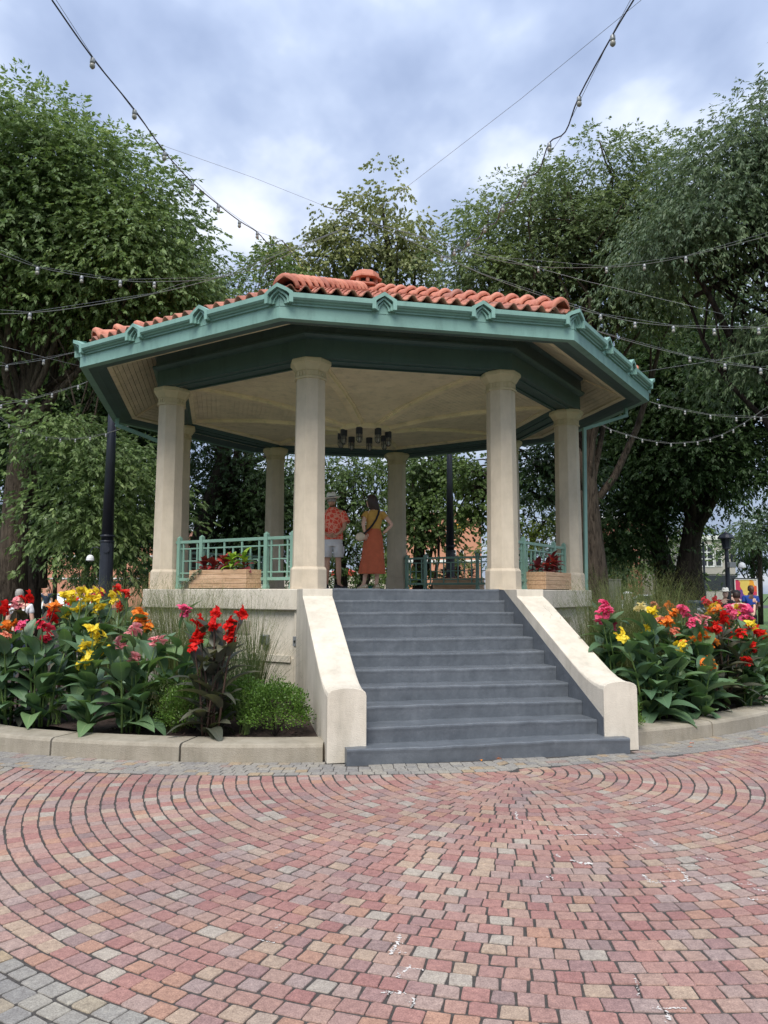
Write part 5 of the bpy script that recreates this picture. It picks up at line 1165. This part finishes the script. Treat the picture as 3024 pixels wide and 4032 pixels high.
wire('thin wire rising from the right eave to the right edge', [(2520, 1465), (2780, 1425), (3024, 1380)], 14, 14)
wire('thin wire crossing the upper right trees', [(1434, 868), (2300, 1105), (2700, 1200), (2860, 1240)], 14, 12)
# ================================================================== PEOPLE
def skin(points, edges, sub=2, root=0):
    """points: (x,y,z,rx[,ry]) joints; edges: bones -> one continuous tapered surface"""
    me = bpy.data.meshes.new('tmp'); me.from_pydata([p_[:3] for p_ in points], edges, [])
    o = bpy.data.objects.new('tmp', me); COL.objects.link(o); md = o.modifiers.new('s', 'SKIN'); md.use_smooth_shade = True
    sv = me.skin_vertices[0].data
    for i, p_ in enumerate(points): sv[i].radius = (p_[3], p_[4] if len(p_) > 4 else p_[3]); sv[i].use_root = (i == root)
    m2 = o.modifiers.new('ss', 'SUBSURF'); m2.levels = sub; m2.render_levels = sub
    dg = bpy.context.evaluated_depsgraph_get(); r_ = bpy.data.meshes.new_from_object(o.evaluated_get(dg)); bpy.data.objects.remove(o); return r_
def tomb(me, mb=None):
    mb = mb or MB(); mb.add([tuple(v_.co) for v_ in me.vertices], [tuple(p_.vertices) for p_ in me.polygons]); return mb
def hand(mb, w, d, side, s=1.0):
    """palm is part of the body; five fingers of different lengths rooted in it"""
    d = d.normalized(); x = d.cross(Vector((0, 1, .3))).normalized(); n_ = x.cross(d)
    for i, (o_, L_) in enumerate(((-.026, .062), (-.009, .075), (.009, .072), (.025, .056))):
        a = w+d*.075*s+x*o_*s; mb.tube([a-d*.03*s, a, a+d*L_*.5*s+n_*.006*s, a+d*L_*.9*s+n_*.025*s], [.0095*s, .009*s, .008*s, .006*s], 6)
    a = w+d*.02*s+x*side*.03*s; mb.tube([a, a+d*.03*s+x*side*.018*s, a+d*.06*s+x*side*.02*s+n_*.01*s], [.012*s, .010*s, .007*s], 6)
def head_geo(c, s=1.0, yaw=0, tilt=0):
    mb = MB(); M = T(c) @ RZ(yaw) @ Matrix.Rotation(tilt, 4, 'X'); rings = []   # face towards local +Y
    for z, rx, ry, dy in ((-.115,.035,.04,.03),(-.10,.05,.062,.028),(-.07,.062,.082,.015),(-.03,.072,.092,.005),(.01,.076,.098,0),(.05,.075,.096,-.004),(.085,.063,.08,-.008),(.108,.038,.05,-.01),(.118,.008,.012,-.01)):
        r_ = []
        for k in range(20):
            a = 2*pi*k/20; y = ry*sin(a)+dy; x = rx*cos(a)
            fr = max(0, sin(a))**6
            if -.05 < z < .03: y += fr*.018*(1-abs(z+.025)/.06)
            if .01 < z < .04: y -= fr*.004
            r_.append((x*s, y*s, z*s))
        rings.append(r_)
    mb2 = MB().loft(rings)
    for sg in (-1, 1):
        mb2.lathe([(.002, -.030), (.014, -.022), (.017, 0), (.015, .02), (.003, .03)], 8, M=T((sg*.076*s, .0, 0)), sx=.45)
    mb2.tube([(0, .100*s, .02*s), (0, .118*s, -.018*s), (0, .098*s, -.03*s)], [.006*s, .011*s, .008*s], 6)
    mb2.tube([(-.022*s, .088*s, -.058*s), (0, .097*s, -.057*s), (.022*s, .088*s, -.058*s)], [.003, .006, .003], 5)
    mb.add(mb2.v, mb2.f, M); eyes = MB()
    for sg in (-1, 1): eyes.lathe([(.001, -.009), (.009, -.004), (.009, .004), (.001, .009)], 8, M=M @ T((sg*.03*s, .088*s, .012*s)))
    return mb, eyes
def person(px, py_feet, D, label, body, bedges, head, cloth, zf=None, s=1.0, mats=('skin',), hands=(), ground=None, face=None, yaw=0, grp=None):
    p0 = at(px, py_feet, D); p0.z = zf if zf is not None else 0
    t_ = thing('person', label, 'person', tuple(p0), -YAW+yaw, grp)
    me = skin(body, bedges); mb = tomb(me); hb, ey = head_geo(*head); mb.add(hb.v, hb.f)
    for w, d, sd_ in hands: hand(mb, Vector(w), Vector(d), sd_)
    bo = mb.build('body', mats[0], t_, smooth=True, fix=False); bo.scale = (s, s, s); ey_o = ey.build('eyes', 'dark', t_); ey_o.scale = (s, s, s)
    for nm, cm, pts, eds, sub in cloth:
        if isinstance(pts, MB): o = pts.build(nm, cm, t_, smooth=True, fix=False)
        else: o = tomb(skin(pts, eds, sub)).build(nm, cm, t_, smooth=True, fix=False)
        o.scale = (s, s, s)
    return t_
# --- man in red floral shirt, seen from behind, hands clasped behind his back
ZF = Z+.001
body = [(0,0,.93,.14,.10),(0,0,1.08,.13,.09),(0,.01,1.25,.15,.10),(0,.01,1.42,.14,.09),(-.005,.01,1.50,.055),(-.012,.015,1.58,.052),
        (-.095,0,.86,.085),(-.10,.01,.52,.055),(-.105,-.02,.33,.056),(-.11,0,.10,.036),(-.12,.10,.035,.035,.025),
        (.095,0,.86,.085),(.105,0,.52,.055),(.115,-.025,.33,.056),(.12,-.01,.10,.036),(.205,.03,.035,.035,.025),
        (-.19,.0,1.43,.058),(-.235,-.08,1.15,.042),(-.13,-.16,1.02,.028),(-.05,-.17,.985,.030),
        (.19,.0,1.43,.058),(.225,-.09,1.15,.042),(.12,-.17,1.03,.028),(.045,-.18,.99,.030)]
be_ = [(0,1),(1,2),(2,3),(3,4),(4,5),(0,6),(6,7),(7,8),(8,9),(9,10),(0,11),(11,12),(12,13),(13,14),(14,15),(3,16),(16,17),(17,18),(18,19),(3,20),(20,21),(21,22),(22,23)]
def oval(x, y, z, rx, ry, n=28, w=0, k=9, ph=0): return [(x+(rx+w*sin(k*a+ph))*cos(a), y+(ry+w*sin(k*a+ph))*sin(a), z) for a in [2*pi*i/n for i in range(n)]]
shirt = MB().loft([oval(0,0,.925,.192,.140,28,.004,7), oval(0,0,.98,.190,.136,28,.003,6), oval(0,.005,1.12,.180,.128), oval(0,.01,1.28,.192,.130), oval(0,.01,1.40,.198,.122), oval(0,.01,1.465,.165,.10), oval(-.005,.01,1.50,.10,.08), oval(-.005,.01,1.525,.07,.068)], cap=False)
for sg in (-1, 1):
    rr_ = []
    for f, r_ in ((0, .068), (.3, .078), (.65, .080), (1, .083)):
        a, b2_v = Vector((sg*.165, .0, 1.435)), Vector((sg*.245, -.045, 1.235)); c = a.lerp(b2_v, f); dr = (b2_v-a).normalized(); x = dr.cross(Vector((0,1,0))).normalized(); y = dr.cross(x)
        rr_.append([tuple(c+x*r_*cos(q*2*pi/14)+y*r_*.95*sin(q*2*pi/14)) for q in range(14)])
    shirt.loft(rr_, cap=False)
shorts = MB().loft([oval(0,0,.80,.178,.13), oval(0,0,.88,.182,.133), oval(0,0,.97,.172,.125)], cap=False)
for sg in (-1, 1): shorts.loft([oval(sg*.095,0,.84,.095,.125,20), oval(sg*.10,0,.75,.096,.112,20), oval(sg*.108,0,.60,.098,.102,20,.003,5), oval(sg*.11,0,.595,.088,.092,20)], cap=False)
shorts.box(.195,.215,-.05,.06,.66,.80); 
hat = MB(); rings = []
for r_, z, k in ((.165,-.004,1),(.168,.003,1),(.15,.0,1),(.12,-.010,1),(.098,-.008,1),(.095,.03,1),(.090,.075,1),(.078,.105,1),(.055,.118,1),(.02,.108,1)):
    rings.append([(r_*cos(a), r_*1.15*sin(a), z+(.028*(abs(cos(a))**2)*max(0, (r_-.1)/.07))+(-.015*(abs(cos(a)) < .35)*(z > .1))) for a in [2*pi*i/28 for i in range(28)]])
hat.loft(rings, cap=True); hatm = MB(); HM = T((-.03, .02, 1.70)) @ Matrix.Rotation(radians(-6), 4, 'Y'); hatm.add(hat.v, hat.f, HM)
bandm = MB(); bandm.add(*(lambda q: (q.v, q.f))(MB().loft([[(r_*cos(a), r_*1.15*sin(a), z) for a in [2*pi*i/28 for i in range(28)]] for r_, z in ((.1,-.004),(.0985,.03))], cap=False)), HM)
pmain = 1250+232/3.948
hairm = MB().lathe([(.074,-.035),(.082,-.03),(.083,-.02),(.083,.03)], 20, M=T((-.03,.005,1.665)), sx=.95, sy=1.12)
tman = person(pmain, 2325, 14.2, 'man in straw hat, red floral shirt and grey shorts, hands clasped behind him', body, be_, (Vector((-.03,.02,1.665)), 1.0, .1, 0),
    [('shirt','floral_shirt',shirt,None,0), ('shorts','shorts_grey',shorts,None,0), ('hat','straw',hatm,None,0), ('hat_band','band_black',bandm,None,0), ('hair','hair_grey',hairm,None,0)], ZF, 1.0, ('skin_tan',),
    [((-.05,-.17,.985),(1,-.1,-.05),1),((.045,-.18,.99),(-1,-.05,-.08),-1)])
def shoe(t_, x, y, rz, mat, solem, s=1.0):
    M = T((x, y, 0)) @ RZ(rz); q = MB(); rings = []
    for yy, w, h in ((-.085,.028,.075),(-.06,.040,.085),(.0,.042,.075),(.06,.047,.055),(.12,.045,.042),(.165,.028,.03)):
        rings.append([(w*cos(a)*1.0, yy, .018+h*max(0, sin(a))**.8) if sin(a) > 0 else (w*cos(a), yy, .018) for a in [2*pi*i/14 for i in range(14)]])
    q.add(*(lambda m_: (m_.v, m_.f))(MB().loft(rings)), M); q.build('shoe', mat, t_, smooth=True)
    so = [( -.036,-.095),(.036,-.095),(.046,-.03),(.045,.03),(.054,.09),(.046,.15),(.015,.18),(-.015,.18),(-.046,.15),(-.052,.09),(-.044,.03),(-.044,-.03)]
    MB().prism(so, 0, .03, M).build('sole', solem, t_)
shoe(tman, .12, -.01, -1.15, 'shoe_black', 'sole_white'); shoe(tman, -.11, -.0, .15, 'shoe_black', 'sole_white')
# --- woman
wb = [(0,0,1.0,.13,.10),(0,0,1.10,.10,.08),(.01,0,1.25,.115,.085),(.015,0,1.37,.11,.075),(.01,.01,1.445,.048),(-.005,.02,1.50,.045),
      (-.085,0,.85,.08),(-.10,.02,.50,.052),(-.14,.0,.32,.05),(-.17,0,.10,.032),(-.25,.06,.035,.03,.02),
      (.075,0,.85,.08),(.07,.02,.50,.052),(.065,-.01,.32,.05),(.055,-.01,.10,.032),(.01,.09,.035,.03,.02),
      (-.145,-.01,1.375,.047),(-.185,-.13,1.17,.038),(-.165,-.13,1.05,.027),(-.15,-.09,1.02,.026),
      (.165,0,1.375,.047),(.335,-.03,1.165,.038),(.20,-.05,1.035,.026),(.165,-.02,1.02,.024)]
tee = MB().loft([oval(.0,0,1.06,.128,.10,28,.004,8), oval(0,0,1.12,.128,.098,28,.003,7), oval(.008,0,1.22,.140,.108), oval(.012,0,1.33,.148,.105), oval(.012,0,1.395,.145,.09), oval(.01,.005,1.43,.10,.075), oval(.01,.01,1.445,.068,.06)], cap=False)
for a_, b_v in (((-.115,-.005,1.385),(-.178,-.06,1.285)),((.14,0,1.385),(.215,-.012,1.29))):
    a, b2_v = Vector(a_), Vector(b_v); rr_ = []
    for f, r_ in ((0,.055),(.4,.062),(.8,.062),(1,.06)):
        c = a.lerp(b2_v, f); dr = (b2_v-a).normalized(); x = dr.cross(Vector((0,1,0))).normalized(); y = dr.cross(x); rr_.append([tuple(c+x*r_*cos(q*2*pi/14)+y*r_*sin(q*2*pi/14)) for q in range(14)])
    tee.loft(rr_, cap=False)
skirt = MB().loft([oval(0,0,1.095,.128,.105,72,.002,24), oval(0,0,1.06,.128,.105,72,.003,24), oval(0,0,1.04,.137,.112,72,.003,18), oval(-.005,0,.90,.172,.140,72,.004,13), oval(-.01,0,.70,.19,.155,72,.007,11), oval(-.02,0,.48,.212,.17,72,.010,10,.3), oval(-.03,0,.285,.240,.19,72,.013,10,.5)], cap=False)
HC = Vector((-.035, .03, 1.595))
hair = MB(); rings = []
for z, rx, ry, x, y in ((.128,.03,.035,0,-.01),(.115,.065,.07,0,-.012),(.08,.085,.092,.003,-.015),(.03,.092,.098,.008,-.02),(-.02,.095,.092,.02,-.03),(-.07,.098,.085,.035,-.035),(-.12,.098,.078,.045,-.03),(-.165,.085,.065,.055,-.025),(-.195,.05,.045,.06,-.02)):
    rings.append([(HC.x+x+rx*cos(a)*(1+.04*sin(5*a+z*30)), HC.y+y+ry*sin(a)*(1+.04*sin(6*a+z*20)), HC.z+z) for a in [2*pi*i/24 for i in range(24)]])
hair.loft(rings)
strap = MB(); sp1 = [Vector((.10,-.085,1.43)), Vector((.085,-.125,1.35)), Vector((.045,-.135,1.25)), Vector((-.02,-.13,1.15)), Vector((-.09,-.135,1.07)), Vector((-.17,-.13,1.0))]
sp2 = [Vector((.10,-.06,1.44)), Vector((.095,.04,1.44)), Vector((.06,.10,1.38))]
for sp_l in (sp1,):
    for a, b_v in zip(sp_l[:-1], sp_l[1:]):
        d = (b_v-a).normalized(); n_ = Vector((0, -1, 0)); x = d.cross(n_).normalized(); strap.loft([[tuple(c+x*.017+n_*.004), tuple(c+x*.017-n_*.006), tuple(c-x*.017-n_*.006), tuple(c-x*.017+n_*.004)] for c in (a-d*.006, b_v+d*.006)])
bag = MB().lathe([(.02,-.045),(.07,-.042),(.095,-.025),(.098,.0),(.095,.025),(.07,.042),(.02,.045)], 18, M=T((-.235,-.10,.945)) @ Matrix.Rotation(pi/2, 4, 'X') @ RZ(.3), sx=.92, sy=.8)
band = MB().loft([[(HC.x-.002+r_*cos(a), HC.y-.012+.04*zf_, HC.z+r_*1.22*sin(a)) for a in [pi*i/14 for i in range(15)]] for zf_, r_ in ((0,.098),(1,.096))], cap=False)
twom = person(1250+870/3.948, 2325, 13.8, 'woman in mustard top and long rust skirt, hand on hip, beige cross-body bag', wb, be_, (HC, .92, radians(62), 0),
    [('top','mustard',tee,None,0), ('skirt','rust',skirt,None,0), ('hair','hair_brown',hair,None,0), ('bag_strap','band_black',strap,None,0), ('bag','bag_beige',bag,None,0), ('hairband','mustard',band,None,0)], ZF, 1.0, ('skin',),
    [((-.15,-.09,1.02),(.1,-.3,-1),1),((.165,-.02,1.02),(-.8,.2,-.5),-1)])
shoe(twom, -.17, 0, .75, 'sandal_gold', 'bag_beige'); shoe(twom, .055, -.01, .35, 'sandal_gold', 'bag_beige')
# --- background people
def simple_person(px, D, label, shirt_m, trouser_m, skin_m='skin', hair_m='hair_brown', s=1.0, yaw=0, arm=None, hat_m=None):
    b_ = list(body)
    b_[17] = (-.24,0,1.15,.042); b_[18] = (-.25,.06,.92,.028); b_[19] = (-.25,.08,.86,.03)
    b_[21] = (.24,0,1.15,.042); b_[22] = (.25,.06,.92,.028); b_[23] = (.25,.08,.86,.03)
    if arm == 'phone': b_[17] = (-.24,.04,1.15,.042); b_[18] = (-.08,.26,1.18,.028); b_[19] = (-.03,.30,1.2,.03); b_[21] = (.24,.04,1.15,.042); b_[22] = (.08,.26,1.18,.028); b_[23] = (.03,.30,1.2,.03)
    if arm == 'raised': b_[21] = (.30,.0,1.20,.042); b_[22] = (.33,.08,1.42,.028); b_[23] = (.33,.10,1.47,.032)
    sh = [(0,0,.93,.155,.115),(0,0,1.08,.145,.105),(0,.01,1.25,.165,.115),(0,.01,1.42,.15,.10),(-.005,.01,1.48,.07),(-.19,0,1.43,.072),(-.225,b_[17][1]*.6,1.25,.066),(.19,0,1.43,.072),(b_[21][0]-.01,b_[21][1]*.6,1.26,.066)]
    tr = [(0,0,.95,.15,.11),(-.095,0,.86,.10),(-.10,.01,.52,.07),(-.11,0,.12,.055),(.095,0,.86,.10),(.105,0,.52,.07),(.12,-.01,.12,.055)]
    hr = MB().lathe([(.02,.125),(.06,.112),(.083,.06),(.084,.0),(.075,-.05)], 16, M=T((-.03,-.012,1.665)), sy=1.1)
    cl = [('shirt', shirt_m, sh, [(0,1),(1,2),(2,3),(3,4),(3,5),(5,6),(3,7),(7,8)], 1), ('trousers', trouser_m, tr, [(0,1),(1,2),(2,3),(0,4),(4,5),(5,6)], 1), ('hair', hair_m, hr, None, 0)]
    if hat_m:
        hm_ = MB(); hm_.add(hat.v, hat.f, T((-.03, .0, 1.735))) if hat_m == 'straw' else hm_.lathe([(.087,0),(.09,.02),(.075,.07),(.03,.09)], 16, M=T((-.03,.0,1.71)), sy=1.1)
        if hat_m != 'straw': hm_.box(-.09, .03, .09, .17, 1.715, 1.728)
        cl.append(('cap' if hat_m != 'straw' else 'hat', hat_m, hm_, None, 0))
    t_ = person(px, 2330, D, label, b_, be_, (Vector((-.03,.02,1.665)), 1.0, 0, 0), cl, 0, s, (skin_m,), [(b_[19][:3], (0,.2,-1) if not arm == 'raised' else (0,.1,1), 1), (b_[23][:3], (0,.2,-1) if not arm == 'raised' else (0,.1,1), -1)], yaw=yaw)
    return t_
simple_person(84, 14.8, 'grey-haired man in a white t-shirt walking away at far left', 'white_cloth', 'navy', 'skin', 'hair_grey', .925, .2)
simple_person(185, 36, 'distant man in dark sleeveless shirt standing on the lawn at far left', 'navy', 'black_cloth', 'skin_tan', 'hair_brown', 1.02, pi)
simple_person(2852, 22, 'man in black top and straw hat behind the right flower bed', 'black_cloth', 'black_cloth', 'skin', 'hair_brown', .95, pi-.5, None, 'straw')
simple_person(2953, 24, 'man in royal blue polo looking at his phone before the painting', 'royal_blue', 'black_cloth', 'skin_dark', 'hair_brown', 1.03, pi, 'phone')
simple_person(2905, 16.5, 'woman in hot pink shirt and dark cap raising one hand', 'hot_pink', 'black_cloth', 'skin', 'hair_brown', .93, -.5, 'raised', 'black_cloth')
simple_person(2876, 25, 'partly hidden person in grey-blue shirt between hat man and blue shirt man', 'navy', 'black_cloth', 'skin', 'hair_brown', .98, .6)
# ================================================================== PROPS
p0 = at(2938, 2330, 26); p0.z = 0; t_ = thing('painting_easel', 'large colourful abstract painting in a black and cream frame on an easel', 'painting', tuple(p0), -YAW)
zc = at(2938, 2322, 26).z; w2, h2 = 42/FPX*26, 39/FPX*26
MB().box(-w2, w2, .0, .03, zc-h2, zc+h2).build('canvas', 'abstract_art', t_)
fr = MB(); 
for a in ((-w2-.03, -w2, zc-h2-.03, zc+h2+.03), (w2, w2+.03, zc-h2-.03, zc+h2+.03), (-w2, w2, zc+h2, zc+h2+.03), (-w2, w2, zc-h2-.03, zc-h2)): fr.box(a[0], a[1], -.02, .05, a[2], a[3])
fr.build('frame', 'straw', t_)
fr = MB()
for a in ((-w2-.06, -w2-.03, zc-h2-.06, zc+h2+.06), (w2+.03, w2+.06, zc-h2-.06, zc+h2+.06), (-w2-.03, w2+.03, zc+h2+.03, zc+h2+.06)): fr.box(a[0], a[1], -.03, .05, a[2], a[3])
fr.build('outer_frame', 'black_metal', t_)
for x in (-.5, .5): MB().tube([(x, .3, 0), (x*.3, .06, zc+h2)], .02, 6).build('easel_leg', 'cedar', t_)
p0 = at(2415, 2330, 27); p0.z = 0; t_ = thing('notice_board', 'plain grey-green panel cabinet beside the large trunk right of the gazebo', 'cabinet', tuple(p0), -YAW); zt = at(2415, 2284, 27).z; w2 = 31/FPX*27
MB().box(-w2, w2, 0, .25, 0, zt).build('cabinet', 'sign_grey', t_, bevel=.02); MB().box(-w2+.05, w2-.05, -.015, .0, .3, zt-.07).build('door_panel', 'sign_grey', t_, bevel=.01); MB().box(-w2-.03, w2+.03, -.03, .28, zt, zt+.04).build('lid', 'sign_grey', t_)
for px_, D_, lb in ((2472, 42, 'capped stone pier left of the white car'), (2594, 42, 'capped stone pier left of the leaning trunk'), (2655, 42, 'capped stone pier between the two dark trunks')):
    p0 = at(px_, 2330, D_); p0.z = 0; t_ = thing('gate_pier', lb, 'pier', tuple(p0), -YAW, 'capped stone piers along the park edge'); zt = at(px_, 2338, D_).z
    MB().box(-.17, .17, -.17, .17, 0, zt).build('shaft', 'stone_pier', t_, bevel=.01); MB().lathe([(.29, zt), (.29, zt+.05), (.08, zt+.13)], 4, ph=pi/4).build('capstone', 'trim_white', t_)
p0 = at(2742, 2330, 21); p0.z = 0; t_ = thing('litter_bin', 'dark blue litter bin standing on the lawn behind the right bed', 'litter bin', tuple(p0), -YAW); zt = at(2742, 2364, 21).z
MB().lathe([(.20, 0), (.25, zt-.08)], 14).build('bin_body', 'bin_blue', t_); MB().lathe([(.28, zt-.1), (.29, zt-.05), (.27, zt)], 14).build('rim', 'bin_blue', t_); MB().box(-.1, .1, -.262, -.24, zt-.38, zt-.2).build('notice', 'white_metal', t_)
p0 = at(3010, 2330, 12.3); p0.z = 0; t_ = thing('park_bench', 'black metal park bench cut by the right edge of the frame', 'bench', tuple(p0), -YAW+.3)
for i in range(5): MB().box(-.1, 1.4, -.25+i*.09, -.19+i*.09, .43, .45).build('seat_slat', 'black_metal', t_)
for i in range(5): MB().box(-.1, 1.4, .22+i*.02, .24+i*.02, .50+i*.08, .555+i*.08).build('back_slat', 'black_metal', t_)
for x in (-.05, 1.35): MB().tube([(x, -.25, 0), (x, -.25, .43), (x, .2, .43), (x, .32, .92)], .02, 6).build('frame', 'black_metal', t_); MB().tube([(x, .2, .43), (x, .28, 0)], .02, 6).build('leg', 'black_metal', t_)
p0 = at(1443, 2330, 21); p0.z = 0; t_ = thing('utility_crate', 'teal green box glimpsed between the woman\'s feet', 'box', tuple(p0), -YAW); zt = at(1443, 2308, 21).z
MB().box(-.22, .22, 0, .3, 0, zt).build('box_body', 'green_box', t_, bevel=.01); MB().box(-.24, .24, -.02, .32, zt, zt+.02).build('lid', 'black_metal', t_)
p0 = at(1355, 2330, 45); p0.z = 0; t_ = thing('market_canopy', 'red canopy far behind the man\'s legs', 'canopy', tuple(p0), -YAW); zt = at(1355, 2232, 45).z
MB().lathe([(1.0, zt-.55), (1.0, zt-.3), (.1, zt)], 4, ph=pi/4).build('roof', 'red_canopy', t_)
for x in (-.65, .65):
    for y in (-.65, .65): MB().tube([(x, y, 0), (x, y, zt-.5)], .03, 6).build('leg', 'white_metal', t_)
def car(px, D, label, rz, L_=4.4):
    p0 = at(px, 2330, D); p0.z = 0; t_ = thing('parked_car', label, 'car', tuple(p0), -YAW+rz, 'white cars on the street')
    prof = [(-2.15,.35),(-2.2,.62),(-2.1,.85),(-1.5,.95),(-.85,1.42),(.7,1.46),(1.5,1.08),(2.15,1.0),(2.2,.6),(2.15,.35)]
    bd = MB(); 
    for sg in (1,): bd.loft([[(x, y*(1 if z < .98 else .86), z) for x, z in prof] for y in (-.86, .86)])
    bd.build('body', 'car_white', t_, bevel=.06, seg=3)
    for sg in (-1, 1): MB().add([(-1.3,sg*.80,.98),(-.82,sg*.77,1.34),(.62,sg*.77,1.38),(1.3,sg*.80,1.06),(-1.3,sg*.87,.98),(-.82,sg*.79,1.34),(.62,sg*.79,1.38),(1.3,sg*.87,1.06)], [(0,1,2,3),(4,7,6,5),(0,4,5,1),(1,5,6,2),(2,6,7,3),(3,7,4,0)]).build('side_window', 'glass_dark', t_)
    for x in (-1.35, 1.35):
        for sg in (-1, 1):
            w = MB().lathe([(.32,-.1),(.33,0),(.32,.1)], 18, M=T((x, sg*.80, .33)) @ Matrix.Rotation(pi/2, 4, 'X')).build('wheel', 'tyre', t_); MB().lathe([(.19,-.11),(.19,.11)], 12, M=T((x, sg*.80, .33)) @ Matrix.Rotation(pi/2, 4, 'X')).build('hub', 'grey_metal', w)
    for sg in (-1, 1): MB().box(-2.24, -2.15, sg*.6-.15, sg*.6+.15, .70, .82).build('headlight', 'lamp_glass', t_); MB().box(2.15, 2.24, sg*.65-.12, sg*.65+.12, .75, .9).build('tail_light', 'red', t_)
car(155, 55, 'white car passing behind the man in dark shirt far left', 0); car(260, 57, 'white car between the black pole and the yellow cannas', 0); car(2555, 58, 'white car with low bonnet seen between grass and leaning trunk', pi*.93)
# ================================================================== BUILDINGS
def building(name, label, u0, u1, vtop, D, mat, wins, bands=(), dep=14, win_frame='trim_white', cat='building'):
    a, b_ = at(u0*K, 2330, D), at(u1*K, 2330, D); p0 = (a+b_)/2; p0.z = 0; hw = (b_-a).length/2; ht = at((u0+u1)/2*K, vtop*K, D).z
    t_ = thing(name, label, cat, tuple(p0), -YAW)
    W_ = MB(); W_.box(-hw, hw, 0, dep, 0, ht); W_.build('wall', mat, t_)
    MB().box(-hw-.15, hw+.15, -.15, dep+.15, ht, ht+.35).build('roof', 'trim_white', t_)
    X = lambda u: ((u-(u0+u1)/2)*K/FPX*D); Zz = lambda v_: at((u0+u1)/2*K, v_*K, D).z
    for (ua, ub, va, vb, nx, ny) in wins:
        x0, x1, z1, z0 = X(ua), X(ub), Zz(va), Zz(vb); f = MB(); ft = min(.14, (x1-x0)*.12)
        f.box(x0-ft, x0, -.12, -.003, z0-ft, z1+ft); f.box(x1, x1+ft, -.12, -.003, z0-ft, z1+ft); f.box(x0, x1, -.12, -.003, z1, z1+ft); f.box(x0, x1, -.12, -.003, z0-ft, z0)
        for i in range(1, nx): xx = x0+(x1-x0)*i/nx; f.box(xx-ft*.4, xx+ft*.4, -.10, -.02, z0, z1)
        for i in range(1, ny): zz = z0+(z1-z0)*i/ny; f.box(x0, x1, -.09, -.025, zz-ft*.4, zz+ft*.4)
        fo = f.build('window', win_frame, t_)
        MB().box(x0, x1, -.02, -.004, z0, z1).build('pane', 'glass_dark', fo)
    for (ua, ub, va, vb, m_, nm) in bands: MB().box(X(ua), X(ub), -.08, -.002, Zz(vb), Zz(va)).build(nm, m_, t_)
building('brick_building', 'orange brick building with yellow panel seen between the far columns', 880, 1041, 1105, 70, 'brick_orange', [(979,985,1188,1203,1,2),(995,1001,1188,1203,1,2),(968,974,1108,1122,1,2),(920,928,1188,1203,1,2)],
   [(880,1041,1209,1215,'trim_white','cornice'),(988,1007,1120,1144,'panel_yellow','panel'),(960,988,1146,1148,'trim_white','string_course')])
building('brick_building', 'salmon brick building with white trim behind the trees far left', 40, 345, 1125, 75, 'brick_orange', [(215,228,1155,1170,2,2),(290,303,1150,1180,2,3),(120,132,1155,1175,2,2),(160,172,1155,1175,2,2),(250,262,1155,1175,2,2),(240,248,1190,1225,1,3)],
   [(40,345,1199,1203,'trim_white','string_course'),(40,345,1248,1251,'trim_white','awning_rail'),(170,335,1255,1262,'glass_dark','shopfront')])
building('glazed_building', 'grey building with tall white-framed windows far right', 1478, 1590, 1165, 62, 'concrete_far', [(1493,1511,1178,1222,1,3),(1517,1542,1178,1222,2,3),(1548,1560,1190,1222,1,2)], [(1478,1590,1224,1240,'concrete_far','spandrel'),(1478,1590,1243,1275,'glass_dark','shopfront'),(1511,1516,1176,1224,'trim_white','pilaster')])
building('brick_building', 'reddish brick building behind the trunks right of the gazebo', 1290, 1400, 1120, 72, 'brick_red', [(1316,1330,1185,1205,2,2),(1340,1352,1185,1205,2,2),(1316,1330,1218,1235,2,2)], [(1290,1400,1176,1180,'trim_white','string_course')])
building('pale_building', 'pale stone building glimpsed through trees behind the couple', 690, 835, 1240, 80, 'stone_pier', [(790,796,1262,1272,1,1),(740,750,1255,1268,1,2)])
building('pale_building', 'beige low building behind the front-left railing', 400, 640, 1225, 82, 'stone_pier', [(480,490,1240,1255,2,2),(520,530,1240,1255,2,2),(560,570,1240,1255,2,2)])
print('tris', sum(sum(len(p_.vertices)-2 for p_ in o.data.polygons) for o in S.objects if o.type == 'MESH' and len(o.data.polygons) < 3000)+sum(len(o.data.polygons)*2 for o in S.objects if o.type == 'MESH' and len(o.data.polygons) >= 3000), 'objs', len(S.objects))
